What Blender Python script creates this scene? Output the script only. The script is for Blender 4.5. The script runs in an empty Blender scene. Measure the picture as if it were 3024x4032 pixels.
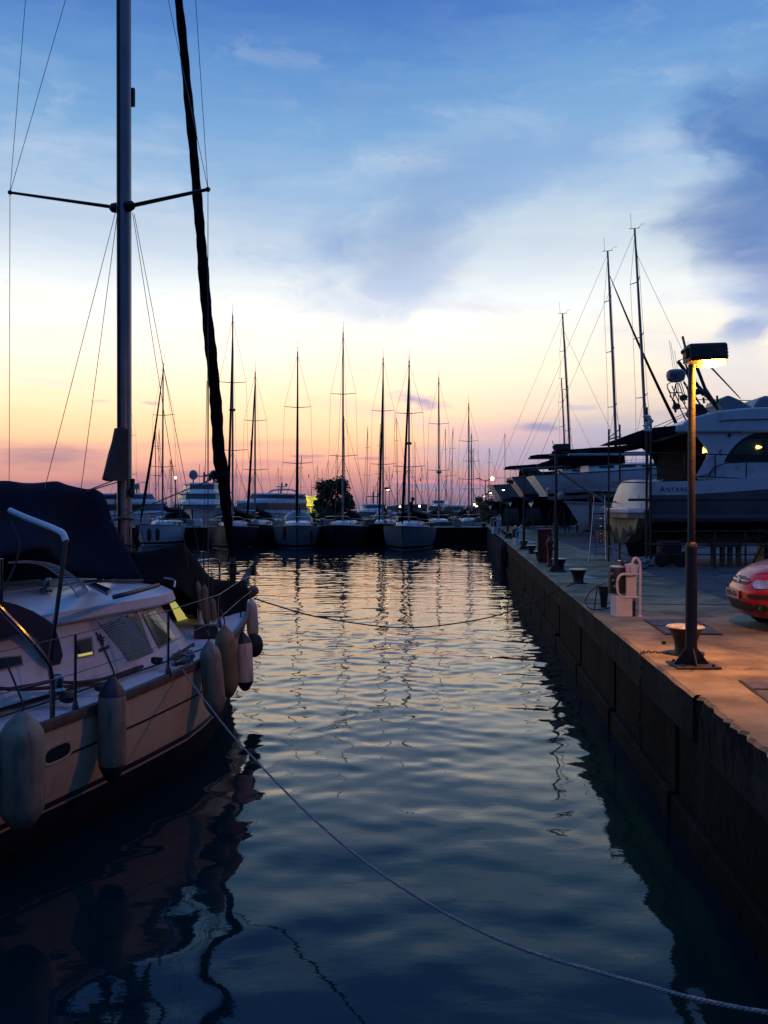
import bpy, math, random
import numpy as np
from mathutils import Vector, Matrix
R = math.radians
C = bpy.context.scene.collection
sc = bpy.context.scene
random.seed(7)
rng = np.random.default_rng(7)

# ------------------------------------------------------------------ camera
F, CX, HY, EYE = 3378.0, 1512.0, 2000.0, 3.1        # focal length and horizon in photo pixels, eye height over the water
cam = bpy.data.cameras.new('camera'); cam_o = bpy.data.objects.new('camera', cam); C.objects.link(cam_o)
cam.sensor_fit = 'VERTICAL'; cam.sensor_height = 36; cam.lens = 36*F/4032
cam_o.location = (0, 0, EYE); cam_o.rotation_euler = (R(90) - math.atan(16/F), 0, 0)
cam.clip_start = .05; cam.clip_end = 5000
sc.camera = cam_o
sc.view_settings.view_transform = 'Standard'; sc.view_settings.look = 'None'
sc.view_settings.gamma = 1; sc.view_settings.exposure = 0
sc.cycles.use_denoising = True
sc.cycles.max_bounces = 8; sc.cycles.caustics_reflective = False; sc.cycles.caustics_refractive = False
sc.cycles.sample_clamp_indirect = 4

def lin(r, g, b):
    f = lambda c: (c/255/12.92) if c <= 10.3 else ((c/255+.055)/1.055)**2.4
    return (f(r), f(g), f(b), 1)

# ------------------------------------------------------------------ dusk sky
class E:                                                 # tiny expression wrapper over math nodes
    nt = None
    def __init__(s, k): s.k = k
    @staticmethod
    def op(o, *a):
        n = E.nt.nodes.new('ShaderNodeMath'); n.operation = o
        for i, x in enumerate(a):
            if isinstance(x, E): E.nt.links.new(x.k, n.inputs[i])
            else: n.inputs[i].default_value = x
        return E(n.outputs[0])
    def __add__(s, o): return E.op('ADD', s, o)
    __radd__ = __add__
    def __sub__(s, o): return E.op('SUBTRACT', s, o)
    def __rsub__(s, o): return E.op('SUBTRACT', o, s)
    def __mul__(s, o): return E.op('MULTIPLY', s, o)
    __rmul__ = __mul__
    def __truediv__(s, o): return E.op('DIVIDE', s, o)
def smooth(x, a, b):
    n = E.nt.nodes.new('ShaderNodeMapRange'); n.interpolation_type = 'SMOOTHSTEP'
    E.nt.links.new(x.k, n.inputs[0]); n.inputs[1].default_value = a; n.inputs[2].default_value = b
    return E(n.outputs[0])
def ramp(x, stops):
    n = E.nt.nodes.new('ShaderNodeValToRGB'); E.nt.links.new(x.k, n.inputs[0])
    el = n.color_ramp.elements
    while len(el) < len(stops): el.new(.5)
    for e, (p, c) in zip(el, stops): e.position = p; e.color = lin(*c)
    return n.outputs[0]
def mixc(f, a, b):
    n = E.nt.nodes.new('ShaderNodeMix'); n.data_type = 'RGBA'
    if isinstance(f, E): E.nt.links.new(f.k, n.inputs[0])
    else: n.inputs[0].default_value = f
    for i, x in ((6, a), (7, b)):
        if isinstance(x, tuple): n.inputs[i].default_value = x
        else: E.nt.links.new(x, n.inputs[i])
    return n.outputs[2]
def noise3(x, y, z, scale, detail=5, rough=.55, dist=0.):
    c = E.nt.nodes.new('ShaderNodeCombineXYZ')
    for i, s in enumerate((x, y, z)):
        if isinstance(s, E): E.nt.links.new(s.k, c.inputs[i])
        else: c.inputs[i].default_value = s
    n = E.nt.nodes.new('ShaderNodeTexNoise'); E.nt.links.new(c.outputs[0], n.inputs['Vector'])
    n.inputs['Scale'].default_value = scale; n.inputs['Detail'].default_value = detail
    n.inputs['Roughness'].default_value = rough; n.inputs['Distortion'].default_value = dist
    return E(n.outputs[0])

world = bpy.data.worlds.new('World'); sc.world = world; world.use_nodes = True
nt = world.node_tree; E.nt = nt
bg = nt.nodes['Background']
tc = nt.nodes.new('ShaderNodeTexCoord'); sx = nt.nodes.new('ShaderNodeSeparateXYZ')
nt.links.new(tc.outputs['Generated'], sx.inputs[0])
dx, dy, dz = (E(sx.outputs[i]) for i in range(3))
az = E.op('ARCTAN2', dx, dy)                             # azimuth, 0 along +Y, right positive
tl = dz / E.op('MAXIMUM', E.op('SQRT', dx*dx + dy*dy), .02)
zz = E.op('MAXIMUM', dz, 0.)
n1 = noise3(az*1.0, tl*2.2, 3.1, 3.2, 6)                 # broad soft cloud
n2 = noise3(az*1.0, tl*5.5, 8.7, 6.0, 7, .6)             # long streaks
n4 = noise3(az*1.3 + (n1-.5)*.5, tl*1.9, 5.5, 6.5, 5, .5, .3)
n3 = noise3(az*1.0, tl*3.0, 1.3, 22.0, 6, .62)           # cloud edges
zl = E.op('MAXIMUM', zz + (n2-.5)*.044*smooth(zz, .0, .12), 0.)
left = ramp(zl, [(0, (112,100,128)), (.012, (160,118,134)), (.033, (208,146,140)), (.055, (238,172,148)), (.078, (241,188,146)), (.107, (240,200,158)),
                 (.152, (240,216,188)), (.195, (233,222,208)), (.237, (221,224,224)), (.278, (199,212,227)), (.343, (154,185,219)), (.403, (118,163,210)),
                 (.459, (94,142,200)), (.51, (70,114,187)), (.60, (74,122,196)), (.8, (78,128,204)), (1, (76,124,200))])
right = ramp(zl, [(0, (112,108,140)), (.02, (146,126,150)), (.036, (174,140,156)), (.055, (164,150,170)), (.085, (174,166,176)), (.107, (206,188,178)),
                  (.152, (236,218,194)), (.195, (232,223,210)), (.237, (225,229,230)), (.29, (200,214,226)), (.36, (156,187,219)), (.42, (122,166,211)),
                  (.47, (98,146,203)), (.515, (74,120,191)), (.60, (74,122,196)), (.8, (78,128,204)), (1, (76,124,200))])
back = ramp(zl, [(0, (24,28,48)), (.1, (32,42,72)), (.3, (46,68,114)), (.6, (60,104,176)), (.8, (74,122,196)), (1, (76,124,200))])
sky = mixc(smooth(az + (n1-.5)*.22, -.03, .26), left, right)
def D2(x, y):                                            # direction of a spot on the 1659-wide view of the photo
    u = math.atan((x-829.5)/1853); return u, (1097-y)/1853*math.cos(u)
def cloud(x, y, ru, rw, col, amt, tilt=0., nz=None, k=1.2):
    """one cloud: an oval in azimuth / elevation with a noisy edge"""
    global sky
    cu, cw = D2(x, y); ru /= 1853; rw /= 1853; ct, st = math.cos(tilt), math.sin(tilt)
    u, w = az-cu, tl-cw
    a = (u*ct + w*st)*(1/ru); b = (w*ct - u*st)*(1/rw)
    d = E.op('SQRT', a*a + b*b) + ((nz or n3)-.5)*k*2
    sky = mixc((1-smooth(d, .15, 1.25))*amt, sky, lin(*col))
cloud(900, 470, 210, 130, (134,164,204), .68, .8, n4, 1.1)      # grey-blue veil up the middle
n5 = noise3(az*1.2 + (n4-.5)*.4, tl*2.6, 2.7, 5.0, 6, .58, .3)
band_ = smooth(zz, .14, .22)*(1-smooth(zz, .42, .55))
sky = mixc(smooth(n5, .46, .80)*band_*.34, sky, lin(226,230,234))       # thin pale veil
sky = mixc(smooth(n5, .48, .28)*band_*.30, sky, lin(132,162,206))
cloud(840, 610, 190, 85, (166,180,206), .7, .35, n4, 1.1)
cloud(960, 560, 150, 36, (172,190,216), .5, .55, n4, 1.2)
cloud(1090, 380, 360, 80, (126,162,210), .5, .25, n4, 1.2)
cloud(1180, 560, 240, 40, (206,216,228), .4, .4, n4, 1.3)
cloud(1030, 665, 130, 26, (198,200,212), .6, -.1, n3, 1.0)
cloud(1700, 250, 240, 190, (76,124,188), .65, -.2, n4, 1.1)     # dark cloud coming in from the right
cloud(1690, 450, 230, 210, (66,110,176), .78, -.3, n4, 1.2)
cloud(1668, 600, 120, 80, (62,104,174), .62, -.4, n4, 1.3)
cloud(1590, 640, 120, 50, (146,170,206), .55, -.6, n4, 1.2)
cloud(1620, 715, 60, 26, (116,144,192), .6, -.1, n4, 1.2)
cloud(1540, 790, 210, 60, (190,198,212), .55, -.2, n4, 1.2)
cloud(1240, 975, 330, 52, (166,160,186), .75, .03, n2, 1.2)     # lavender bank over the yard
cloud(900, 905, 250, 24, (232,182,166), .65, -.16, n2, 1.0)
cloud(1080, 940, 190, 26, (196,164,172), .6, -.08, n2, 1.0)
cloud(895, 862, 62, 20, (134,128,168), .8, -.18, n3, 1.3)
cloud(1165, 922, 52, 12, (136,134,168), .8, .0, n3, 1.3)
cloud(1250, 880, 40, 7, (176,172,188), .6, .0, n3, 1.3)
cloud(330, 871, 26, 5, (166,150,160), .7, -.05, n3, 1.2)
cloud(215, 866, 24, 4, (176,160,164), .6, .05, n3, 1.2)
cloud(105, 985, 190, 34, (158,124,140), .78, .0, n2, 1.2)
cloud(420, 960, 240, 10, (214,160,150), .5, .03, n3, 1.2)
cloud(650, 925, 160, 8, (236,190,160), .5, -.05, n3, 1.2)
cloud(240, 1050, 260, 16, (150,118,142), .6, .0, n2, 1.2)
cloud(95, 825, 110, 14, (222,196,186), .5, -.1, n2, 1.2)
cloud(560, 1000, 190, 9, (206,148,150), .55, .02, n3, 1.0)
cloud(660, 985, 45, 5, (170,128,146), .7, .0, n3, 1.2)
cloud(800, 990, 40, 4, (170,128,146), .6, .0, n3, 1.2)
cloud(470, 1030, 260, 13, (166,124,146), .6, -.02, n2, 1.0)
cloud(950, 1050, 150, 16, (148,134,168), .7, -.06, n3, 1.0)
cloud(890, 1040, 70, 5, (236,150,150), .7, .0, n3, 1.0)
cloud(1040, 1042, 60, 6, (226,140,152), .7, -.1, n3, 1.0)
aa = E.op('ABSOLUTE', az)
sky = mixc(E.op('MAXIMUM', smooth(az, .48, 1.15), smooth(az*-1., .95, 1.8)), sky, back)
sky = mixc(smooth(dz, .0, -.05), sky, lin(20, 22, 34))
glow = smooth(zz, .03, .11)*(1-smooth(zz, .17, .31))*.45*(1-smooth(az, .02, .30)*.45) + 1.10          # the clear band over the sunset is the brightest part of the sky
nt.links.new(sky, bg.inputs[0]); nt.links.new(glow.k, bg.inputs[1])

# ------------------------------------------------------------------ mesh helpers
ORG = {}
def P(px, py, D): return Vector(((px-CX)/F*D, D, EYE-(py-HY)/F*D))      # the point at distance D seen at a photo pixel
def G(px, py, z=1.4): return P(px, py, F*(EYE-z)/(py-HY))               # the point of a level sheet seen at a photo pixel
def cr(pts, n=8):
    pts = [Vector(p) for p in pts]; q = [2*pts[0]-pts[1]] + pts + [2*pts[-1]-pts[-2]]; out = []
    for i in range(1, len(q)-2):
        for k in range(n):
            t = k/n; a, b, c, d = q[i-1:i+3]
            out.append(.5*((2*b) + (c-a)*t + (2*a-5*b+4*c-d)*t*t + (3*b-a-3*c+d)*t**3))
    return out + [pts[-1]]
class MB:
    def __init__(s): s.v = []; s.f = []; s.mi = []; s.m = 0
    def add(s, vs, fs):
        k = len(s.v); s.v += [tuple(x) for x in vs]; s.f += [tuple(i+k for i in f) for f in fs]; s.mi += [s.m]*len(fs); return s
    def box(s, c, d, rz=0., rx=0., ry=0., bev=0.):
        M = Matrix.Rotation(rz, 3, 'Z') @ Matrix.Rotation(ry, 3, 'Y') @ Matrix.Rotation(rx, 3, 'X'); c = Vector(c)
        hx, hy, hz = d[0]/2, d[1]/2, d[2]/2
        if bev <= 0:
            vs = [c + M @ Vector((x*hx, y*hy, z*hz)) for z in (-1, 1) for x, y in ((-1,-1),(1,-1),(1,1),(-1,1))]
            return s.add(vs, [(3,2,1,0),(4,5,6,7),(0,1,5,4),(1,2,6,5),(2,3,7,6),(3,0,4,7)])
        rings = []
        for z, i in ((-hz, bev), (-hz+bev, 0), (hz-bev, 0), (hz, bev)):
            x, y, b = hx-i, hy-i, bev if not i else bev*.6
            rings.append([c + M @ Vector((a, e, z)) for a, e in ((-x+b,-y),(x-b,-y),(x,-y+b),(x,y-b),(x-b,y),(-x+b,y),(-x,y-b),(-x,-y+b))])
        return s.loft(rings, True, True)
    def loft(s, rings, closed=True, cap=False):
        n = len(rings[0]); vs = [p for r in rings for p in r]; fs = []
        for i in range(len(rings)-1):
            for j in range(n if closed else n-1):
                k = (j+1) % n; fs.append((i*n+j, i*n+k, (i+1)*n+k, (i+1)*n+j))
        if cap: fs += [tuple(reversed(range(n))), tuple(range((len(rings)-1)*n, len(rings)*n))]
        return s.add(vs, fs)
    def tube(s, pts, r, n=6, cap=True, flat=1.):
        pts = [Vector(p) for p in pts]; rings = []; up = None
        for i, p in enumerate(pts):
            t = (pts[min(i+1, len(pts)-1)] - pts[max(i-1, 0)])
            t = t.normalized() if t.length > 1e-9 else Vector((0,0,1))
            if up is None: up = Vector((0,0,1)) if abs(t.z) < .9 else Vector((0,1,0))
            a = t.cross(up)
            a = a.normalized() if a.length > 1e-6 else Vector((1,0,0)); b = a.cross(t).normalized(); up = b
            rr = r[i] if isinstance(r, (list, tuple)) else r
            rings.append([p + a*(math.cos(2*math.pi*k/n)*rr) + b*(math.sin(2*math.pi*k/n)*rr*flat) for k in range(n)])
        return s.loft(rings, True, cap)
    def lathe(s, prof, o=(0,0,0), n=20, ax=None, cap=True):
        o = Vector(o); M = Vector((0,0,1)).rotation_difference(Vector(ax).normalized()).to_matrix() if ax is not None else Matrix.Identity(3)
        rings = [[o + M @ Vector((r*math.cos(2*math.pi*k/n), r*math.sin(2*math.pi*k/n), z)) for k in range(n)] for r, z in prof]
        return s.loft(rings, True, cap)
    def ball(s, c, r, n=12, m=7, sq=(1,1,1)):
        rings = []
        for i in range(m+1):
            a = -math.pi/2 + math.pi*(i+.02*(i==0)-.02*(i==m))/m
            rings.append([Vector(c)+Vector((r*sq[0]*math.cos(a)*math.cos(2*math.pi*k/n), r*sq[1]*math.cos(a)*math.sin(2*math.pi*k/n), r*sq[2]*math.sin(a))) for k in range(n)])
        return s.loft(rings, True, True)
    def prism(s, poly, off):
        """an outline (3-D points) thickened along a vector"""
        off = Vector(off); a = [Vector(p) for p in poly]; b = [p+off for p in a]; n = len(a)
        fs = [tuple(reversed(range(n))), tuple(range(n, 2*n))] + [(i, (i+1) % n, n+(i+1) % n, n+i) for i in range(n)]
        return s.add(a+b, fs)
    def grid(s, rows): return s.loft(rows, False)
    def build(s, name, m, parent=None, loc=None, smooth=True, sub=0, thick=0., bevel=0.):
        me = bpy.data.meshes.new(name)
        o = bpy.data.objects.new(name, me); C.objects.link(o)
        org = Vector((0,0,0))
        if parent is not None: org = ORG[parent.name]; o.parent = parent
        elif loc is not None: org = Vector(loc); o.location = org
        ORG[o.name] = org
        me.from_pydata([tuple(Vector(v)-org) for v in s.v], [], s.f); me.update()
        for mm in (m if isinstance(m, (list, tuple)) else [m]): me.materials.append(mm)
        if len(me.materials) > 1: me.polygons.foreach_set('material_index', s.mi)
        import bmesh
        bm = bmesh.new(); bm.from_mesh(me); bmesh.ops.recalc_face_normals(bm, faces=bm.faces)
        bm.to_mesh(me); bm.free()
        if smooth:
            me.polygons.foreach_set('use_smooth', [True]*len(me.polygons))
            try: me.set_sharp_from_angle(angle=R(38))
            except Exception: pass
        if bevel: md = o.modifiers.new('bevel', 'BEVEL'); md.width = bevel; md.segments = 2; md.limit_method = 'ANGLE'
        if thick: md = o.modifiers.new('thick', 'SOLIDIFY'); md.thickness = thick; md.offset = 0
        if sub: md = o.modifiers.new('sub', 'SUBSURF'); md.levels = sub; md.render_levels = sub
        return o
def tag(o, label, cat, group=None):
    o['label'] = label; o['category'] = cat
    if group: o['group'] = group
    return o
def text(name, body, size, m, par, loc, rot=None, mw=None, caps=0, sp=1., shear=0., off=0., center=False):
    fc = bpy.data.curves.new(name, 'FONT'); fc.body = body; fc.size = size; fc.extrude = .0025; fc.space_character = sp; fc.shear = shear; fc.offset = off
    if center: fc.align_x = 'CENTER'; fc.align_y = 'CENTER'
    if caps:
        for i in range(1, len(body)): fc.body_format[i].use_small_caps = True
        fc.small_caps_scale = caps
    t_ = bpy.data.objects.new(name+'_tmp', fc); C.objects.link(t_); bpy.context.view_layer.update()
    me = bpy.data.meshes.new_from_object(t_.evaluated_get(bpy.context.evaluated_depsgraph_get())); bpy.data.objects.remove(t_); bpy.data.curves.remove(fc)
    me.materials.clear(); me.materials.append(m); me.name = name
    o = bpy.data.objects.new(name, me); C.objects.link(o); o.parent = par
    if mw is not None: o.matrix_local = mw
    else: o.location = loc; o.rotation_euler = rot
    return o
def struct(o): o['kind'] = 'structure'; return o
def thing(name, label, cat, loc, rotz=0., group=None):
    o = bpy.data.objects.new(name, None); C.objects.link(o); o.location = loc; o.rotation_euler = (0, 0, rotz)
    o.empty_display_size = .2; ORG[o.name] = Vector(loc)
    return tag(o, label, cat, group)
def local(o): ORG[o.name] = Vector((0,0,0)); return o       # parts given in the thing's own coordinates

# ------------------------------------------------------------------ materials
def mat(name, col, rough=.6, metal=0., var=.25, scale=6., bump=0., bscale=40., dirt=None, dscale=2., dth=(.5,.7), spec=.5, coat=0., trans=0., emit=None, estr=0., alpha=1.):
    m = bpy.data.materials.new(name); m.use_nodes = True; t = m.node_tree; b = t.nodes['Principled BSDF']
    b.inputs['Roughness'].default_value = rough; b.inputs['Metallic'].default_value = metal
    b.inputs['Specular IOR Level'].default_value = spec
    if coat: b.inputs['Coat Weight'].default_value = coat; b.inputs['Coat Roughness'].default_value = .05
    if trans: b.inputs['Transmission Weight'].default_value = trans
    if alpha < 1: b.inputs['Alpha'].default_value = alpha
    if emit: b.inputs['Emission Color'].default_value = (*emit, 1); b.inputs['Emission Strength'].default_value = estr
    c = (*col, 1); b.inputs['Base Color'].default_value = c
    co = t.nodes.new('ShaderNodeTexCoord')
    def nz(s, d=5):
        n = t.nodes.new('ShaderNodeTexNoise'); n.inputs['Scale'].default_value = s; n.inputs['Detail'].default_value = d
        t.links.new(co.outputs['Object'], n.inputs['Vector']); return n.outputs[0]
    last = None
    if var:
        r = t.nodes.new('ShaderNodeValToRGB'); t.links.new(nz(scale), r.inputs[0])
        r.color_ramp.elements[0].position = .3; r.color_ramp.elements[1].position = .72
        r.color_ramp.elements[0].color = (*[x*(1-var) for x in col], 1); r.color_ramp.elements[1].color = (*[min(1, x*(1+var*.6)) for x in col], 1)
        last = r.outputs[0]
    if dirt:
        r = t.nodes.new('ShaderNodeMapRange'); t.links.new(nz(dscale, 8), r.inputs[0]); r.inputs[1].default_value = dth[0]; r.inputs[2].default_value = dth[1]
        x = t.nodes.new('ShaderNodeMix'); x.data_type = 'RGBA'; t.links.new(r.outputs[0], x.inputs[0])
        if last: t.links.new(last, x.inputs[6])
        else: x.inputs[6].default_value = c
        x.inputs[7].default_value = (*dirt, 1); last = x.outputs[2]
    if last: t.links.new(last, b.inputs['Base Color'])
    if bump:
        u = t.nodes.new('ShaderNodeBump'); u.inputs['Strength'].default_value = bump; u.inputs['Distance'].default_value = .02
        t.links.new(nz(bscale, 6), u.inputs['Height']); t.links.new(u.outputs[0], b.inputs['Normal'])
    return m
M = dict(
    gel=mat('white_gelcoat', (.66,.66,.66), .3, var=.10, scale=1.6, dirt=(.42,.40,.34), dscale=2.6, dth=(.56,.8)),
    hullw=mat('weathered_white_hull', (.50,.42,.29), .38, var=.10, scale=1.2, dirt=(.40,.32,.24), dscale=1.7, dth=(.52,.8)),
    deck=mat('nonskid_deck', (.56,.58,.60), .75, var=.12, scale=3, bump=.25, bscale=160),
    grey=mat('grey_hull', (.19,.20,.22), .4, var=.12, scale=.8),
    navy=mat('navy_canvas', (.005,.008,.026), .95, var=.35, scale=5, bump=.4, bscale=14, spec=.15),
    black=mat('black_canvas', (.005,.005,.009), .95, var=.3, scale=5, bump=.4, bscale=12, spec=.15),
    dhull=mat('dark_hull', (.018,.02,.03), .3, var=.3, scale=1),
    bhull=mat('blue_grey_hull', (.12,.11,.115), .4, var=.3, scale=1.2),
    anti=mat('antifouling', (.008,.012,.03), .9, spec=.15, var=.4, scale=3, bump=.3),
    green=mat('green_antifouling', (.012,.04,.042), .85, var=.45, scale=4, bump=.4),
    olive=mat('olive_hull_bottom', (.26,.24,.12), .7, var=.3, scale=3, dirt=(.12,.11,.06), dscale=4),
    alu=mat('anodised_mast', (.24,.25,.27), .36, .35, var=.2, scale=2),
    steel=mat('stainless_steel', (.26,.26,.28), .22, 1., var=.12, scale=8),
    wire=mat('rigging_wire', (.12,.12,.13), .45, .6, var=.15),
    darkm=mat('dark_painted_metal', (.03,.028,.03), .55, .3, var=.4, scale=12, dirt=(.10,.05,.025), dscale=7, dth=(.55,.75)),
    post=mat('rusty_grey_post', (.034,.031,.033), .6, .35, var=.35, scale=14, dirt=(.05,.03,.022), dscale=9, dth=(.55,.75), bump=.15),
    glass=mat('dark_window_glass', (.015,.02,.024), .06, var=.2, scale=3),
    gglass=mat('greenish_window_glass', (.075,.10,.06), .08, var=.35, scale=2.5),
    wood=mat('teak', (.10,.082,.066), .65, var=.4, scale=16, bump=.3),
    rope=mat('pale_rope', (.30,.30,.31), .85, var=.35, scale=60, bump=.7, bscale=120),
    drope=mat('dark_rope', (.045,.035,.035), .9, var=.4, scale=60, bump=.6, bscale=120),
    fend=mat('dirty_grey_fender', (.22,.21,.15), .6, var=.2, scale=3, dirt=(.11,.11,.085), dscale=5, dth=(.5,.75)),
    fendb=mat('brown_fender', (.20,.15,.08), .65, var=.25, scale=3, dirt=(.10,.075,.045), dscale=5),
    fendw=mat('white_fender', (.52,.50,.47), .5, var=.12, scale=3, dirt=(.32,.30,.26), dscale=5, dth=(.55,.8)),
    fendn=mat('navy_fender_end', (.012,.014,.035), .5, var=.2),
    rubber=mat('black_rubber', (.014,.014,.016), .8, var=.4, scale=6, bump=.3),
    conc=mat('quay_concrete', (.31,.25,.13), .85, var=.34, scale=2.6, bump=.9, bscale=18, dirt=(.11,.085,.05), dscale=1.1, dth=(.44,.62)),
    concd=mat('dark_concrete_wall', (.013,.0125,.011), .85, var=.4, scale=1.8, bump=.9, bscale=9, spec=.08, dirt=(.007,.009,.007), dscale=1.3, dth=(.4,.62)),  # near-black concrete for the quay wall and the pier
    coping=mat('dark_coping_face', (.042,.038,.032), .9, var=.4, scale=2.2, bump=.9, bscale=14, spec=.1, dirt=(.02,.02,.017), dscale=1.6, dth=(.4,.6)),
    asph=mat('yard_asphalt', (.075,.075,.08), .9, var=.3, scale=1.1, bump=.6, bscale=60, dirt=(.12,.12,.12), dscale=.45, dth=(.52,.75)),
    earth=mat('shore_ground', (.05,.05,.045), .95, var=.4, scale=.3),
    iron=mat('cast_iron', (.022,.022,.026), .5, .4, var=.4, scale=14, bump=.4, bscale=50),
    bolt=mat('lit_bollard_top', (.62,.56,.34), .35, .2, var=.3, scale=9, dirt=(.14,.12,.08), dscale=11),  # pale yellow carries the lamp and sky light caught by the caps
    plate=mat('cover_plate', (.065,.06,.075), .6, .3, var=.35, scale=9, bump=.8, bscale=60, dirt=(.14,.12,.11), dscale=6),
    red=mat('red_paint', (.16,.012,.010), .5, var=.3, scale=6, dirt=(.06,.012,.01), dscale=5),
    rust=mat('rusty_scaffold_tube', (.075,.045,.035), .7, .3, var=.5, scale=9, bump=.3),
    white=mat('white_paint', (.68,.66,.64), .45, var=.12, scale=4, dirt=(.40,.36,.32), dscale=7, dth=(.56,.78)),
    carp=mat('red_car_paint', (.26,.010,.014), .28, .15, var=.06, scale=2, coat=.35),
    head=mat('headlamp_glass', (.40,.38,.39), .10, .55, var=.5, scale=9, coat=1.),
    chrome=mat('chrome', (.75,.74,.72), .12, 1., var=.05),
    trim=mat('black_trim', (.012,.012,.014), .55, var=.2),
    platew=mat('number_plate', (.34,.33,.31), .45, var=.12, scale=20),
    ink=mat('blue_black_lettering', (.03,.035,.09), .6, var=.2),
    bark=mat('bark', (.04,.03,.022), .9, var=.4, scale=8),
    cream=mat('cream_render', (.50,.46,.16), .85, var=.15, scale=1),
    silver=mat('silver_paint', (.36,.38,.42), .3, .5, var=.05, coat=.5),
    cloth=mat('dark_clothing', (.015,.015,.02), .9, var=.3, scale=9),
    skin=mat('skin', (.20,.11,.08), .6, var=.1),
    lampon=mat('sodium_lamp_lens', (.9,.6,.3), .4, var=0, emit=(1,.35,.02), estr=1450),
    farlamp=mat('far_sodium_lamp', (.9,.6,.3), .4, var=0, emit=(1,.62,.25), estr=14),
    farhot=mat('far_floodlight', (.9,.7,.4), .4, var=0, emit=(1,.76,.34), estr=26),
    flood=mat('building_floodlight', (.9,.8,.4), .4, var=0, emit=(1,.86,.30), estr=210),
    cabinlit=mat('lit_cabin_window', (.3,.28,.1), .2, var=.2, scale=4, emit=(.85,.74,.20), estr=.5),
    litwarm=mat('warm_cabin_lamp', (.5,.3,.1), .3, var=0, emit=(1,.66,.16), estr=3.5),
)
def streaks(m, col, sc_=(9,9,.7), lo=.55, hi=.75):          # run-down stains: noise drawn out along z
    t = m.node_tree; b = t.nodes['Principled BSDF']; co = t.nodes.new('ShaderNodeTexCoord'); mp = t.nodes.new('ShaderNodeMapping'); mp.inputs['Scale'].default_value = sc_
    n = t.nodes.new('ShaderNodeTexNoise'); n.inputs['Scale'].default_value = 1.; n.inputs['Detail'].default_value = 6; r = t.nodes.new('ShaderNodeMapRange'); r.inputs[1].default_value = lo; r.inputs[2].default_value = hi
    t.links.new(co.outputs['Object'], mp.inputs[0]); t.links.new(mp.outputs[0], n.inputs['Vector']); t.links.new(n.outputs[0], r.inputs[0])
    x = t.nodes.new('ShaderNodeMix'); x.data_type = 'RGBA'; t.links.new(r.outputs[0], x.inputs[0]); t.links.new(b.inputs['Base Color'].links[0].from_socket, x.inputs[6]); x.inputs[7].default_value = (*col, 1); t.links.new(x.outputs[2], b.inputs['Base Color'])
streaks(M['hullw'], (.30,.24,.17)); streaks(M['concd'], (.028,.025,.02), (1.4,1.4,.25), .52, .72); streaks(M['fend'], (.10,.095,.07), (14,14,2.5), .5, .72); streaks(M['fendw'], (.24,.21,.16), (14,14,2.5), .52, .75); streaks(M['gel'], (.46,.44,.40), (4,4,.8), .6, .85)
def cracks(m, col, sc_=.5, w=.006):
    t = m.node_tree; b = t.nodes['Principled BSDF']; co = t.nodes.new('ShaderNodeTexCoord'); n = t.nodes.new('ShaderNodeTexNoise'); n.inputs['Scale'].default_value = 3; n.inputs['Detail'].default_value = 5
    a = t.nodes.new('ShaderNodeMix'); a.data_type = 'RGBA'; a.inputs[0].default_value = .42; t.links.new(co.outputs['Object'], n.inputs['Vector']); t.links.new(co.outputs['Object'], a.inputs[6]); t.links.new(n.outputs['Color'], a.inputs[7])
    v = t.nodes.new('ShaderNodeTexVoronoi'); v.feature = 'DISTANCE_TO_EDGE'; v.inputs['Scale'].default_value = sc_; t.links.new(a.outputs[2], v.inputs['Vector'])
    r = t.nodes.new('ShaderNodeMapRange'); r.inputs[1].default_value = w; r.inputs[2].default_value = w*.3; t.links.new(v.outputs[0], r.inputs[0])
    n2 = t.nodes.new('ShaderNodeTexNoise'); n2.inputs['Scale'].default_value = 26; n2.inputs['Detail'].default_value = 6; r2 = t.nodes.new('ShaderNodeMapRange'); r2.inputs[1].default_value = .62; r2.inputs[2].default_value = .70; r2.inputs[4].default_value = .55
    t.links.new(co.outputs['Object'], n2.inputs['Vector']); t.links.new(n2.outputs[0], r2.inputs[0]); mx_ = t.nodes.new('ShaderNodeMath'); mx_.operation = 'MAXIMUM'; t.links.new(r.outputs[0], mx_.inputs[0]); t.links.new(r2.outputs[0], mx_.inputs[1])
    x = t.nodes.new('ShaderNodeMix'); x.data_type = 'RGBA'; t.links.new(mx_.outputs[0], x.inputs[0]); t.links.new(b.inputs['Base Color'].links[0].from_socket, x.inputs[6]); x.inputs[7].default_value = (*col, 1); t.links.new(x.outputs[2], b.inputs['Base Color'])
cracks(M['conc'], (.07,.062,.055)); cracks(M['asph'], (.025,.025,.027), .4, .015)
def leafmat(name, a, b):
    m = bpy.data.materials.new(name); m.use_nodes = True; t = m.node_tree; s = t.nodes['Principled BSDF']; s.inputs['Roughness'].default_value = .6
    g = t.nodes.new('ShaderNodeNewGeometry'); r = t.nodes.new('ShaderNodeValToRGB'); t.links.new(g.outputs['Random Per Island'], r.inputs[0])
    r.color_ramp.elements[0].color = (*a, 1); r.color_ramp.elements[1].color = (*b, 1); t.links.new(r.outputs[0], s.inputs['Base Color']); return m
M['leaf'] = leafmat('dark_leaves', (.018,.03,.012), (.05,.075,.03)); M['gold'] = leafmat('gold_leaves', (.10,.055,.012), (.25,.15,.03))
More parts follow.
